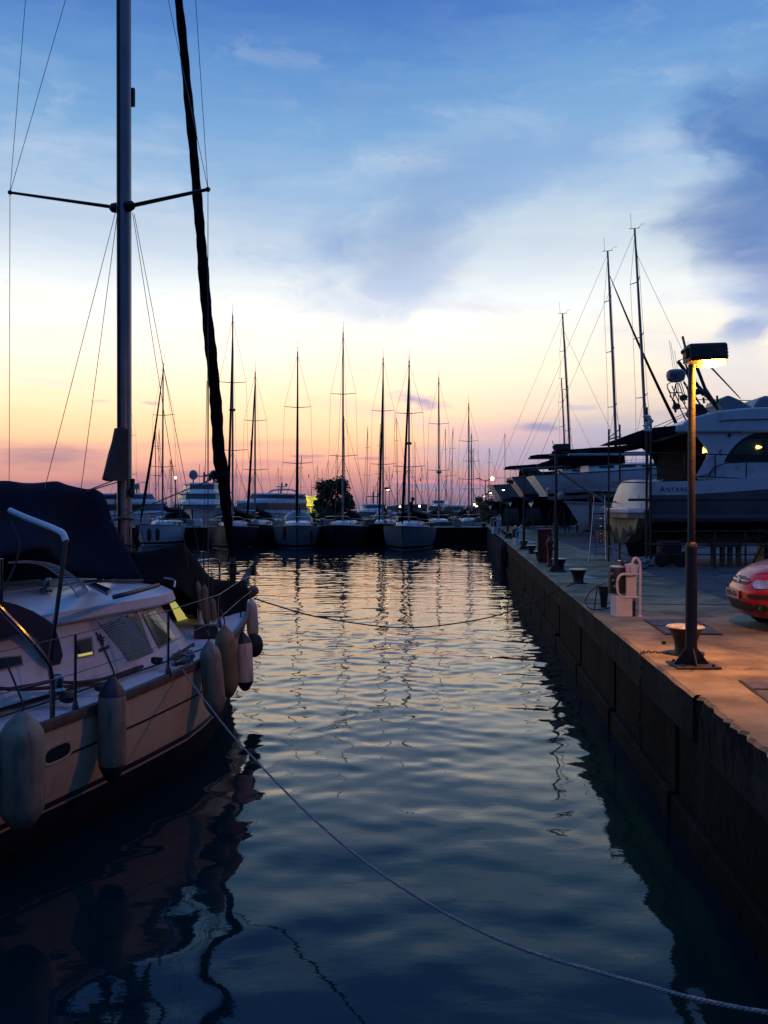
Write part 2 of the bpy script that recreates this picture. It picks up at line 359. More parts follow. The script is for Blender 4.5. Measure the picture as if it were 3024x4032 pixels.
# ------------------------------------------------------------------ water: real ripples
def wave_field(X, Y):
    r = np.random.default_rng(11); Z = np.zeros_like(X)
    near = np.clip((Y-5.5)/8, 0, 1); near = near*near*(3-2*near)                   # calmer in the lee of the quay, ruffled farther out
    for lam, n, slope, gn in ((3.6, 6, .010, 1), (1.9, 9, .015, 1), (1.0, 14, .027, 1), (.55, 20, .038, .6), (.34, 20, .036, .3)):
        for _ in range(n):
            l = lam*r.uniform(.75, 1.3); k = 2*math.pi/l; th = r.normal(0, .42 if lam > .9 else .95) + .12
            ph = r.uniform(0, 6.28); a = slope*l/(2*math.pi)*math.sqrt(2/n)*.72
            Z += a*(gn+(1-gn)*near)*np.sin(k*(X*math.sin(th) + Y*math.cos(th)) + ph)
    g = .72 + .38*np.sin(X*.35+1+.2*Y)*np.sin(Y*.21+X*.06)
    return Z*g
def water():
    vs, fs, k = [], [], 0
    def patch(x0, x1, nx, y0, y1, ny):
        nonlocal k
        X, Y = np.meshgrid(np.linspace(x0, x1, nx), np.linspace(y0, y1, ny)); Z = wave_field(X, Y)
        vs.append(np.stack([X, Y, Z], -1).reshape(-1, 3))
        i = np.arange(nx*ny).reshape(ny, nx)
        fs.append(np.stack([i[:-1,:-1], i[:-1,1:], i[1:,1:], i[1:,:-1]], -1).reshape(-1, 4)+k); k += nx*ny
    patch(-7, 6, 330, .5, 22, 560)
    patch(-26, 12, 400, 22, 76, 560)
    flat = lambda x0, x1, y0, y1, z: (vs.append(np.array([(x0,y0,z),(x1,y0,z),(x1,y1,z),(x0,y1,z)], float)), fs.append(np.array([[k,k+1,k+2,k+3]])))
    flat(-1500, 1500, -200, 2500, -.16); k += 4
    V = np.concatenate(vs); Fc = np.concatenate(fs)
    me = bpy.data.meshes.new('water'); me.vertices.add(len(V)); me.vertices.foreach_set('co', V.ravel())
    me.loops.add(Fc.size); me.loops.foreach_set('vertex_index', Fc.ravel().astype(np.int32))
    me.polygons.add(len(Fc)); me.polygons.foreach_set('loop_start', np.arange(0, Fc.size, 4, dtype=np.int32))
    me.update(calc_edges=True); me.polygons.foreach_set('use_smooth', [True]*len(Fc))
    m = bpy.data.materials.new('harbour_water'); m.use_nodes = True; t = m.node_tree; b = t.nodes['Principled BSDF']
    b.inputs['Base Color'].default_value = (.0006,.013,.019,1); b.inputs['Roughness'].default_value = .035; b.inputs['IOR'].default_value = 1.34
    co = t.nodes.new('ShaderNodeTexCoord'); mp = t.nodes.new('ShaderNodeMapping'); mp.inputs['Scale'].default_value = (2.2, 4.6, 1)
    n = t.nodes.new('ShaderNodeTexNoise'); n.inputs['Scale'].default_value = 1.5; n.inputs['Detail'].default_value = 3
    t.links.new(co.outputs['Object'], mp.inputs[0]); t.links.new(mp.outputs[0], n.inputs['Vector'])
    u = t.nodes.new('ShaderNodeBump'); u.inputs['Strength'].default_value = .06; u.inputs['Distance'].default_value = .03
    t.links.new(n.outputs[0], u.inputs['Height']); t.links.new(u.outputs[0], b.inputs['Normal'])
    me.materials.append(m); o = bpy.data.objects.new('water', me); C.objects.link(o); return struct(o)
water()

# ------------------------------------------------------------------ quay, yard, pier, shore
EX = lambda y: 2.07 + .094*y                                  # the quay edge
qd = Vector((.094, 1, 0)).normalized(); qn = Vector((qd.y, -qd.x, 0))
def strip(name, m, off0, off1, y0, y1, zt, zb, n=60, rough=0.):
    b = MB(); rows = []
    for i in range(n+1):
        y = y0 + (y1-y0)*i/n; e = Vector((EX(y), y, 0)); j = rough*(rng.random()-.5) if rough else 0; j2 = rough*(rng.random()-.5)*.5
        a, c = e + qn*(off0+j), e + qn*off1
        e0 = e + qn*off0; rows.append([Vector((e0.x, e0.y, zb)), Vector((e0.x + rough*.6*(rng.random()-.5), e0.y, (zt+zb)/2)), Vector((e0.x + rough*.8*(rng.random()-.5), e0.y, zt-.14)), Vector((a.x, a.y, zt-.03+j2*.4)), Vector((a.x+.03, a.y, zt)), Vector((c.x, c.y, zt)), Vector((c.x, c.y, zb))])
    b.loft(rows, False); b.add(rows[0], [tuple(range(7))]); b.add(rows[-1], [tuple(reversed(range(7)))])
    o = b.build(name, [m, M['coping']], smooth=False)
    for p in o.data.polygons: p.material_index = 0 if p.normal.z > .5 else 1  # upright faces use a darker concrete than the top
    return o
struct(strip('yard_ground', M['asph'], .5, 260, -14, 420, 1.396, -1.2, 4))
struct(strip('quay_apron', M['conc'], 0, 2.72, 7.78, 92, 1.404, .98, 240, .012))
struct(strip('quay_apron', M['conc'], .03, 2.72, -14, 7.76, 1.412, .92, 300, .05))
b = MB()                                                      # wall below the coping, panels with open slots between them
y = -14.
for w, gap in [(3.1,.13)]*7 + [(3.4,.16)]*22:
    y1 = min(y + w, 91.5)
    if y1 <= y: break
    pts = [Vector((EX(t), t, 0)) + qn*o for t, o in ((y,.05),(y1,.05),(y1,.8),(y,.8))]
    b.prism([Vector((p.x, p.y, -1.2)) for p in pts], (0,0,2.17))
    pts = [Vector((EX(t), t, 0)) + qn*o for t, o in ((y+.01,-.03),(y1-.01,-.03),(y1-.01,.05),(y+.01,.05))]
    b.prism([Vector((p.x, p.y, -1.2)) for p in pts], (0,0,1.42+.06*rng.random()))
    y = y1 + gap
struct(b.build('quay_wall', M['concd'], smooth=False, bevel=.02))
b = MB(); b.box((4.0, 7.62, 1.418), (1.3, .05, .012), rz=.05); tag(b.build('expansion_joint', M['trim'], loc=(3.6,7.62,1.40)), 'dark timber strip set in the joint across the near quay slab', 'joint strip')
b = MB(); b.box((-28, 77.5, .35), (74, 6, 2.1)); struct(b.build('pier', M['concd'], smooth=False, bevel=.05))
b = MB(); b.box((-28, 77.4, 1.404), (73.6, 5.4, .02)); struct(b.build('pier_deck', M['conc'], smooth=False))
b = MB(); b.prism([(-9,80.4,-1),(12,80.4,-1),(60,420,-1),(-110,420,-1),(-110,112,-1),(-9,112,-1)], (0,0,2.35)); struct(b.build('shore', M['earth'], smooth=False))
# far low land behind everything
b = MB(); rr = []
for i in range(121):
    x = -900+15*i; h = 3.0 + 2.2*math.sin(i*.31)+1.6*math.sin(i*.83+1)+rng.random()*1.2; rr.append([Vector((x, 640, -.5)), Vector((x, 650, max(1.2, h))), Vector((x, 700, max(1.2, h)*.8)), Vector((x, 720, -.5))])
b.loft(rr, False); struct(b.build('far_coast', M['earth']))

# ------------------------------------------------------------------ bollards
def bollard_mb():
    b = MB(); prof = [(.205,0),(.205,.025),(.13,.03),(.118,.06),(.122,.12),(.135,.18),(.155,.235),(.185,.285),(.205,.31)]
    return b.lathe(prof, n=28)
def bollard(loc, label, s=1., group='bollards along the quay'):
    t = local(thing('bollard', label, 'bollard', loc, rng.random()*3, group)); t.scale = (s,s,s)
    bollard_mb().build('body', M['iron'], t)
    MB().lathe([(.214,.311),(.216,.322),(.2,.334),(.12,.339),(.02,.34)], n=28).build('cap', M['bolt'], t)
    return t
for px, py, lab, s in ((2700,2577,'dark mushroom bollard right behind the lit lamp post, top coloured yellow as if lamp-lit',1.0),
                       (2277,2297,'flared black bollard with pale top, holding the sagging dark rope',.98),
                       (2203,2246,'flared black bollard just behind the foot of the first unlit lamp post',.98),
                       (2093,2180,'black bollard standing left of the red cabinet',.95),
                       (2125,2206,'black bollard half hidden by the front of the red cabinet',.9),
                       (2063,2157,'black bollard at the foot of the second unlit lamp post',.95)):
    bollard(G(px, py, 1.404), lab, s)
for px, py in ((1976,2096),(1984,2101),(1991,2107),(1998,2113),(2011,2120)):
    bollard(G(px, py, 1.404), 'one of a tight far row of black bollards near the pier corner', 1.0, 'far bollards near the pier corner')

# ------------------------------------------------------------------ quay lamps
def lamp(y, label, lit, x=None, s=1., group='lamp posts along the quay edge', hp=3.275):
    loc = Vector((2.43+.094*y if x is None else x, y, 1.404))
    t = local(thing('lamp_post', label, 'lamp post', loc, 0, group)); t.scale = (s,s,s)
    b = MB(); b.box((.02,0,.012), (.46,.42,.022), bev=.004)
    for sx_ in (-1,1):
        for sy_ in (-1,1): b.lathe([(.018,.022),(.018,.04),(.01,.05)], (.02+sx_*.16, sy_*.15, 0), 6)
    b.build('base_plate', M['post'], t)
    b = MB()
    for a in range(4):
        d = Vector((math.cos(a*math.pi/2), math.sin(a*math.pi/2), 0)); nn = Vector((-d.y, d.x, 0))*.006
        b.prism([Vector((0,0,.02))+d*.05-nn, d*.19+Vector((0,0,.022))-nn, d*.06+Vector((0,0,.20))-nn], nn*2)
    b.build('gusset', M['post'], t)
    MB().lathe([(.061,.02),(.061,1.27),(.058,1.31),(.04,1.33)], n=20).build('lower_pole', M['post'], t)
    MB().lathe([(.038,1.3),(.0375,hp-.05),(.03,hp-.04)], n=18).build('upper_pole', M['post'], t)
    hd = MB()                                                     # flood head: box with sloping sides, hinge lugs on the left
    w, x0 = .40, -.055
    sec = [(-.12,.0),(-.125,.035),(-.105,.165),(-.085,.185),(.11,.185),(.125,.16),(.125,0)]
    rows = []
    for xx, k in ((x0,.93),(x0+.012,1),(x0+w-.02,1),(x0+w,.95)):
        rows.append([Vector((xx, p*k, hp-.02+.015*(xx-x0)/w + q*k)) for p, q in sec])
    hd.loft(rows, True, True); hd.box((x0+w+.004, 0, hp+.11), (.012,.20,.012)); hd.box((x0+w+.004, 0, hp+.07), (.012,.22,.012)); hd.box((x0+w+.004,0,hp+.03),(.012,.23,.012)); hd.box((x0+w*.68, .118, hp-.035), (w*.62,.012,.05)); hd.box((x0+w-.012, 0, hp-.035), (.012,.22,.045))
    h = hd.build('lamp_head', M['darkm'], t, smooth=False, bevel=.006)
    b = MB(); b.ball((x0-.015,-.05,hp+.10), .028); b.ball((x0-.015,.06,hp+.10), .028); b.box((x0-.012,-.02,hp+.05), (.04,.1,.05)); b.build('hinge_lug', M['darkm'], h)
    b = MB(); b.box((x0-.03,0,hp+.20),(.012,.04,.12), ry=-.25); b.build('fin', M['darkm'], h)
    b = MB(); zl_ = hp-.026
    b.loft([[Vector((x0+.19+.02*abs(k), .115*k, zl_-.016*(1-k*k)-.002)), Vector((x0+.235,.115*k,zl_-.038*(1-k*k)-.002)), Vector((x0+.34,.115*k,zl_-.038*(1-k*k)-.002)), Vector((x0+.385-.02*abs(k),.115*k,zl_-.016*(1-k*k)-.002))] for k in (-1,-.8,-.6,-.3,0,.3,.6,.8,1)], False)
    b.build('lamp_lens', M['lampon'] if lit == 2 else M['farhot'] if lit == 1 else M['glass'], h)
    return t
lamp(9.19, 'nearest lamp post on the quay, orange sodium lamp lit', 2)
lamp(22.8, 'unlit lamp post behind the black bollard with the rope', 0, s=.985)
lamp(35.2, 'unlit lamp post between the red cabinet and the far black fenders', 0, s=.965)
lamp(48.5, 'third unlit lamp post, leaning dark head in front of the dark yacht hull', 0, s=.95)
lamp(66, 'far lamp post with its lamp lit beside the low motor yacht', 1, x=8.95, s=.95)
lamp(78, 'far unlit lamp post left of the low motor yacht', 0, x=10.1, s=1.02)
lamp(92, 'far lamp post glowing under its head by the golden bush', 1, x=11.2, s=1.02)
lamp(106, 'farthest dim lamp post on the quay road', 0, x=12.7, s=1.02)
lamp(118, 'tiny lit quay lamp just above the golden bush', 1, x=13.6, s=1.02)
lamp(72.6, 'lit lamp post on the pier between two bare masts', 1, x=.1, s=1.0)

# ------------------------------------------------------------------ service pedestals, cabinet, hydrant, cover plates
def pedestal(loc, rz, label):
    t = local(thing('service_pedestal', label, 'service pedestal', loc, rz, 'service pedestals on the quay'))
    MB().box((-.12,-.02,.16), (.27,.24,.33), bev=.012).build('foot_box', M['white'], t, smooth=False)
    MB().box((.02,.02,.53), (.17,.22,.58), bev=.012).build('cabinet', M['white'], t, smooth=False)
    b = MB(); b.lathe([(.13,.36),(.135,.40),(.135,.72),(.12,.76)], (-.17,.04,0), 18); b.build('meter_drum', M['trim'], t)
    MB().lathe([(.11,.762),(.115,.775),(.06,.79)], (-.17,.04,0), 18).build('drum_lid', M['white'], t)
    b = MB(); b.box((-.045,.08,.80), (.13,.16,.10), bev=.01); b.build('socket_box', M['trim'], t, smooth=False)
    MB().box((-.045,.08,.856), (.14,.12,.012), ry=.12).build('socket_flap', M['chrome'], t)
    b = MB()
    for i, z in enumerate((.66,.56,.47)): b.lathe([(.03,0),(.032,.03),(.02,.045)], (-.29+.03*i,-.07,z), 10, ax=(-.4,-1,0)); 
    b.build('socket', M['steel'], t)
    r = .021
    loop = cr([(-.02,-.13,.66),(-.16,-.13,.66),(-.225,-.13,.58),(-.23,-.13,.44),(-.20,-.13,.34),(-.12,-.13,.305),(.14,-.13,.305)], 6)
    MB().tube(loop + [(.14,-.13,.66),(.02,-.13,.665),(-.02,-.13,.66)], r, 8).build('side_guard', M['white'], t)
    hoop = cr([(.14,-.13,.0),(.14,-.13,.4),(.14,-.13,.78),(.115,-.13,.88),(.065,-.13,.915),(.025,-.13,.88),(.005,-.13,.78),(.005,-.13,.68)], 6)
    b = MB(); b.tube(hoop, r, 8); b.lathe([(.045,0),(.045,.012),(.02,.02)], (.14,-.13,0), 10); b.build('top_hoop', M['white'], t)
    b = MB(); b.tube([(.07,-.05,0),(.07,-.05,.27)], .03, 8); b.build('water_pipe', M['post'], t)
    b = MB(); b.lathe([(.035,.27),(.036,.30),(.02,.31)], (.07,-.05,0), 8); b.tube([(.07,-.05,.295),(.07,-.13,.28)], .012, 6); b.build('tap', M['chrome'], t)
    MB().prism([(.105,.0,.55),(.175,.0,.80),(.17,.0,.74),(.13,.0,.45)], (0,.14,0)).build('spout_plate', M['white'], t)
    return t
pedestal(G(2466,2428,1.404)+Vector((.06,.1,0)), .12, 'white service pedestal with tube guard rails near the quay edge')
pedestal(G(2041,2146,1.404), .5, 'pale blue-lit service pedestal beside the second unlit lamp post')
pedestal(G(1958,2102,1.404), .2, 'far service pedestal glowing orange by the pier corner').scale = (1.35,1.35,1.35)
ol = G(2372,2400,1.404)
b = MB(); b.lathe([(.05,0),(.055,.02),(.07,.2),(.10,.33),(.105,.36),(.08,.37)], ol+Vector((.10,.30,0)), 14); tag(b.build('tapered_bollard', M['trim'], loc=ol+Vector((.10,.30,0))), 'tall black funnel-shaped bollard left of the near service pedestal', 'bin')  # dark tapered shape, taken for a bollard behind the pedestal
b = MB(); b.tube(cr([ol+Vector((.1,.2,.42)), ol+Vector((-.12,.1,.34)), ol+Vector((-.28,.0,.16)), ol+Vector((-.22,-.08,.02)), ol+Vector((.0,-.05,.012)), ol+Vector((.2,.2,.012))], 8), .009, 6); b.tube([ol+Vector((-.07,.05,.40)), ol+Vector((-.16,-.1,.01))], .012, 6)
tag(b.build('hose', M['drope'], loc=ol), 'thin dark hose looping to the ground by the near pedestal', 'hose')
c0 = G(2146,2214,1.404); t = local(thing('utility_cabinet', 'narrow dark red cabinet standing behind the red standpipe', 'cabinet', c0, -.25))
MB().box((0,0,.04), (.40,.34,.08)).build('plinth', M['darkm'], t); MB().box((0,0,.55), (.43,.36,.94), bev=.012).build('body', M['red'], t, smooth=False)
MB().box((0,-.184,.55), (.37,.012,.84), bev=.003).build('door', M['red'], t, smooth=False); MB().box((0,0,1.03), (.47,.40,.03), bev=.008).build('lid', M['red'], t, smooth=False)
MB().box((.14,-.196,.55), (.02,.02,.12)).build('handle', M['darkm'], t)
c0 = G(2166,2230,1.404); t = local(thing('standpipe', 'red fire standpipe with valve, left of the first unlit lamp post', 'standpipe', c0, .3))
MB().lathe([(.15,0),(.15,.03),(.09,.05),(.075,.1),(.075,.62),(.1,.66),(.1,.74),(.06,.80),(.04,.86),(.01,.88)], n=14).build('column', M['red'], t)
b = MB(); b.lathe([(.05,0),(.055,.1),(.06,.14)], (0,0,.66), 10, ax=(-1,-.3,0)); b.build('outlet', M['red'], t)
b = MB(); b.lathe([(.05,0),(.055,.1),(.06,.14)], (0,0,.52), 10, ax=(1,-.6,0)); b.build('outlet', M['red'], t)
MB().tube([(-.1,0,.90),(.1,0,.90)], .015, 6).lathe([(.02,.86),(.02,.91)], n=6).build('valve_handle', M['darkm'], t)
def cover(pix, label):
    t = thing('service_cover', label, 'cover plate', G(*pix[0], 1.404), 0, 'steel covers in the quay'); p = [G(x, y, 1.408) for x, y in pix]; c = sum(p, Vector())/4
    MB().prism(p, (0,0,.012)).build('frame', M['trim'], t, smooth=False)
    q = [c + (a-c)*.94 + Vector((0,0,.012)) for a in p]
    MB().prism(q, (0,0,.006)).build('plate', M['plate'], t, smooth=False)
    m1, m2 = (q[0]+q[3])/2, (q[1]+q[2])/2; MB().tube([m1+Vector((0,0,.007)), m2+Vector((0,0,.007))], .012, 4).build('seam', M['trim'], t)
cover([(2533,2442),(2736,2440),(2846,2500),(2620,2500)], 'dark steel cover in the quay behind the nearest bollard')
cover([(2910,2682),(3090,2684),(3230,2770),(3024,2772)], 'dark steel cover in the quay at the right edge of the photo')
for pix, lab in (((2615,2537),'small black bolt stub on the orange-lit quay left of the nearest bollard'),):
    b = MB(); b.box(G(*pix,1.404)+Vector((0,0,.02)), (.05,.04,.04), bev=.006); tag(b.build('bolt_stub', M['iron'], loc=G(*pix,1.404)), lab, 'bolt')
for pix, lab in ((((2243,2262),(2290,2264),(2360,2277),(2300,2279)),'pale repaired patch of concrete behind the bollard with the rope'),
                 (((2160,2212),(2216,2214),(2278,2227),(2213,2228)),'pale repaired patch of concrete beside the first unlit lamp post'),
                 (((2078,2131),(2096,2131),(2110,2138),(2086,2139)),'small pale patch of concrete beside the second unlit lamp post')):
    b = MB(); b.prism([G(x,y,1.408) for x, y in pix], (0,0,.006)); tag(b.build('concrete_patch', mat('pale_concrete', (.42,.40,.37), .85, var=.3, scale=4, dirt=(.2,.19,.17), dscale=3), loc=G(*pix[0],1.408), smooth=False), lab, 'concrete patch', 'pale patches in the quay')
for y in (15.2, 21.4, 28.0, 34.6, 41.2):
    e = Vector((EX(y), y, 1.409)) + qn*1.38; b = MB(); b.box(e, (2.64,.03,.008), rz=-math.atan(.094)); tag(b.build('slab_joint', M['trim'], loc=e), 'thin dark joint running across the quay slabs', 'slab joint', 'dark joints across the quay slabs')
for i, pts in enumerate(([(2640,2700),(2700,2690),(2790,2700),(2840,2690),(2870,2700)],)): pass
# chain from the nearest bollard over the edge
b = MB(); path = cr([G(2690,2566,1.41), G(2640,2574,1.41), G(2580,2569,1.41), G(2527,2572,1.41), Vector((EX(9.95)-.03, 9.95, 1.30)), Vector((EX(9.9)-.05, 9.9, .8)), Vector((EX(9.9)-.04, 9.9, .3))], 14)
acc = 0; side = 0
for i in range(1, len(path)):
    acc += (path[i]-path[i-1]).length
    if acc > .034:
        acc = 0; d = (path[i]-path[i-1]).normalized(); s = d.cross(Vector((0,0,1))) if abs(d.z) < .8 else Vector((1,0,0)); s = s.normalized(); u = s if side % 2 else s.cross(d).normalized(); side += 1
        b.tube([path[i]+d*.028*math.cos(a)+u*.014*math.sin(a) for a in [k*math.pi/4 for k in range(9)]], .0055, 5, cap=False)
tag(b.build('mooring_chain', M['iron'], loc=path[0]), 'dark chain lying from the nearest bollard over the quay edge', 'chain')
# concrete-backed rubber fenders at the far end of the wall
for i, y in enumerate((42.5,45.5,48.5,52,55.5,59.5,64)):
    b = MB(); e = Vector((EX(y), y, 0)) - qn*.13; b.lathe([(.12,-.4),(.24,-.36),(.26,.3),(.26,1.1),(.22,1.32),(.14,1.42)], e, 14)
    tag(b.build('rubber_fender', M['rubber'], loc=e), 'upright black rubber fender on the far end of the quay wall', 'dock fender', 'rubber fenders on the quay wall')
# ------------------------------------------------------------------ the near sailboat (left), own frame: a aft of the bow, s to starboard
HB = R(20); UB = Vector((math.sin(HB), math.cos(HB), 0)); SB = Vector((math.cos(HB), -math.sin(HB), 0)); BOW = Vector((-2.33, 14.5, 0))
def LB(a, s, z): return BOW - UB*a + SB*s + Vector((0,0,z))
def BP(px, py, s):                                            # boat point at offset s seen at a photo pixel -> (a, z)
    k = (px-CX)/F; a = (k*BOW.y - k*math.sin(HB)*s - BOW.x - math.cos(HB)*s)/(k*math.cos(HB) - math.sin(HB))
    D = LB(a, s, 0).y; return a, EYE-(py-HY)/F*D
def BW(px, py, s): a, z = BP(px, py, s); return LB(a, s, z)
def itp(t, x):
    for (x0, y0), (x1, y1) in zip(t, t[1:]):
        if x <= x1: return y0 + (y1-y0)*max(0, (x-x0)/(x1-x0))
    return t[-1][1]
BEAM = [(0,.05),(.3,.22),(.92,.53),(1.6,.86),(2.2,1.12),(2.96,1.40),(3.6,1.60),(4.25,1.74),(5.2,1.80),(6.5,1.82),(8,1.80),(9.5,1.70),(11,1.5)]
SHEER = [(0,1.47),(2,1.40),(4,1.31),(6,1.22),(8,1.17),(11,1.18)]
def bm_(a):
    return itp(BEAM, a)
def zs(a): return itp(SHEER, a)
SEC = [(1,1),(.82,.995),(.6,.975),(.4,.94),(.22,.90),(.08,.86),(-.05,.80),(-.2,.62),(-.4,.0)]     # z as a share of the sheer, share of the half beam
def hullpt(a, t, off=0.):
    """hull side at station a, height share t"""
    z = zs(a)*t; f = itp([(-q, w) for q, w in SEC], -t); rk = .62*(1-t)*max(0, 1-a/4.5)
    return a + rk, bm_(a)*f + off, z
def hull_b(a, z):
    for _ in range(4): t = z/zs(a)
    rk = .62*(1-t)*max(0, 1-a/4.5); return hullpt(max(a-rk, 0), t)[1]
def on_hull(px, py, off=0.):
    s = 1.75
    for _ in range(8): a, z = BP(px, py, s); s = hull_b(a, z) + off
    return LB(a, s, z)
boat = thing('moored_sailboat', 'near white deck-saloon sailboat moored on the left, navy covers, bow pointing away', 'sailboat', LB(5.5,0,0))
ST = [i*.25 for i in range(45)]
b = MB()
rows = []
for a in ST:
    pr = [hullpt(a, t) for t, _ in SEC]
    rows.append([LB(x, y, z) for x, y, z in pr] + [LB(x, -y, z) for x, y, z in reversed(pr[:-1])])
b.loft(rows, False); b.add(rows[-1], [tuple(range(len(rows[-1])))]); hull = b.build('hull', M['hullw'], boat)
def band(name, t0, t1, m, off, a0=0, a1=11, sides=(1,-1)):
    b = MB()
    for sd in sides:
        rows = []
        for a in ST:
            if a0 <= a <= a1:
                rows.append([LB(p[0], p[1]*sd, p[2]) for p in [hullpt(a, t0+(t1-t0)*k/12, off) for k in range(13)]])
        b.loft(rows, False)
    return b.build(name, m, hull)
band('boot_stripe', .335, .385, M['fendn'], .004)
band('antifouling_band', .312, -.12, M['anti'], .004)
band('cove_stripe', .705, .725, M['fendn'], .004, 1.5, 8.5)
b = MB()
for sd in (1,-1):
    b.loft([[LB(a, sd*(bm_(a)+o), zs(a)+h) for o, h in ((.022,-.05),(.03,-.02),(.028,.035),(-.025,.04),(-.03,0))] for a in ST], True, True)
b.build('toe_rail', M['wood'], boat)
b = MB(); b.grid([[LB(a, bm_(a)*k/6*.985, zs(a)-.005+.05*(1-(k/6)**2)) for k in range(-6, 7)] for a in ST]); b.build('deck', M['deck'], boat)
# cabin: rings at rising heights, rounded in front
def ring(af, w, z, aft=10.2, lf=1.35, n=11, p=2.6, dz=0.):
    R_ = []
    for i in range(n+1):
        s = math.sin(i/n*math.pi/2); c = math.cos(i/n*math.pi/2)
        R_.append((af+lf-lf*abs(c)**(2/p), w*abs(s)**(2/p)))
    pts = [(a, s) for a, s in R_] + [(af+lf+(aft-af-lf)*k/8, w) for k in range(1, 9)]
    return [LB(a, -s, z-dz*(a-3)) for a, s in reversed(pts)] + [LB(a, s, z-dz*(a-3)) for a, s in pts[1:]]
def zdk(a): return zs(a)
b = MB()
b.loft([ring(2.95,1.26,1.30), ring(3.0,1.235,1.43), ring(3.42,1.10,1.92), ring(3.42,1.10,1.93)], False); cab = b.build('cabin', M['gel'], boat)
b = MB()
b.loft([ring(3.42,1.08,1.925), ring(3.20,1.18,1.935), ring(3.17,1.20,1.96), ring(3.22,1.19,2.06), ring(3.34,1.12,2.12), ring(3.6,.95,2.17), ring(4.0,.6,2.22), ring(4.4,.2,2.235,lf=.6), ring(4.7,.02,2.24,lf=.3)], False)
roof = b.build('cabin_roof', M['gel'], boat)
def cabw(a, z):                                               # cabin side offset at a height
    af = itp([(1.30,2.95),(1.43,3.0),(1.92,3.42)], z); w = itp([(1.30,1.26),(1.43,1.235),(1.92,1.10)], z); lf = 1.35
    if a >= af+lf: return w
    c = max(0, min(1, (af+lf-a)/lf))**1.3; return w*(max(0, 1-c**2))**.5 if c < 1 else 0.
def on_cab(px, py, off=.0):
    s = 1.15
    for _ in range(14): a, z = BP(px, py, s); s = .5*s + .5*(cabw(a, min(max(z, 1.3), 1.92)) + off)
    return LB(a, s, z)
def cab_patch(name, pix, m, off=.006, n=8, par=None):
    (x0,y0),(x1,y1),(x2,y2),(x3,y3) = pix; rows = []          # top left, top right, bottom right, bottom left
    for j in range(n+1):
        v = j/n; rows.append([on_cab((x0+(x1-x0)*u)*(1-v)+(x3+(x2-x3)*u)*v, (y0+(y1-y0)*u)*(1-v)+(y3+(y2-y3)*u)*v, off) for u in [i/n for i in range(n+1)]])
    return MB().grid(rows).build(name, m, par or cab)
W1 = [(400,2462),(545,2424),(598,2566),(512,2600)]; W2 = [(562,2420),(654,2390),(702,2503),(626,2548)]; W3 = [(668,2378),(690,2368),(742,2440),(716,2482)]
def grow(w, k):
    cx = sum(p[0] for p in w)/4; cy = sum(p[1] for p in w)/4; return [(cx+(x-cx)*k, cy+(y-cy)*k) for x, y in w]
for w, m in ((W1,M['gglass']),(W2,M['gglass']),(W3,M['cabinlit'])):
    f = cab_patch('window', grow(w,1.06), M['grey'], .008); cab_patch('pane', w, m, .014, par=f)
f = cab_patch('portlight', [(292,2522),(362,2505),(371,2580),(302,2592)], M['grey'], .012); cab_patch('pane', [(300,2527),(356,2513),(362,2572),(306,2580)], M['glass'], .018, par=f); cab_patch('lit_sill', [(305,2578),(362,2566),(364,2576),(308,2587)], M['cabinlit'], .022, par=f)
f = cab_patch('aft_portlight', [(-30,2590),(85,2580),(92,2620),(-30,2650)], M['grey'], .012); cab_patch('pane', [(-25,2594),(80,2585),(86,2614),(-25,2642)], M['glass'], .018, par=f)
# dark curved panel along the cockpit side
pts = [(-120,2330),(0,2365),(60,2380),(127,2407),(180,2440),(209,2463),(232,2530),(243,2580),(232,2615),(205,2622),(180,2590),(150,2530),(120,2488),(60,2500),(0,2520),(-120,2550)]
q = [BW(x, y, 1.265) for x, y in pts]; MB().prism(q, SB*.012).build('dark_side_panel', mat('dark_blue_panel', (.02,.03,.06), .35, var=.3, scale=2), boat)
# name and star emblem on the cabin side
def mark(name, pix, m=M['ink'], w=.012, par=None):
    pp = [on_cab(x, y, .012) for x, y in pix]; MB().tube(pp, w, 5, flat=.5).build(name, m, par or cab)
for i, (p0, p1) in enumerate((((384,2508),(396,2516)),((392,2497),(398,2510)),((384,2516),(397,2515)),((398,2518),(406,2540)),((402,2510),(408,2508)))):
    mark('star_ray', [p0, ((p0[0]+p1[0])/2, (p0[1]+p1[1])/2), p1])
mark('star_ray', [(410,2509),(402,2513),(401,2518),(409,2525)])
p0, p1 = on_cab(392,2566,.016), on_cab(433,2551,.016); xd = (p1-p0).normalized(); yd = Vector((0,0,1)) - SB*.25; yd = (yd-xd*yd.dot(xd)).normalized(); zd = xd.cross(yd)
text('boat_name', 'sunset', (p1-p0).length/2.9, M['ink'], cab, None, mw=Matrix.Translation(p0-ORG[boat.name]) @ Matrix((xd, yd, zd)).transposed().to_4x4(), shear=.25, off=.004)
def winch(loc, s=1.): MB().lathe([(.065*s,0),(.065*s,.03*s),(.045*s,.05*s),(.042*s,.1*s),(.055*s,.13*s),(.04*s,.15*s),(.01,.155*s)], loc, 14).build('winch', M['steel'], boat)
winch(LB(5.6,.75,2.22)); winch(LB(6.3,1.5,1.35), 1.2); winch(LB(7.3,1.45,1.5), 1.2); winch(LB(3.0,-.5,1.5))
for a0, s0 in ((4.1,.45),(4.0,.62)): MB().tube(cr([LB(a0-.6,s0*.6,2.2), LB(a0,s0,2.25), LB(a0+.9,s0+.1,2.25), LB(5.6,.72+s0*.05,2.27), LB(6.6,.8,2.27)], 6), .009, 5).build('roof_line', M['rope'], boat)
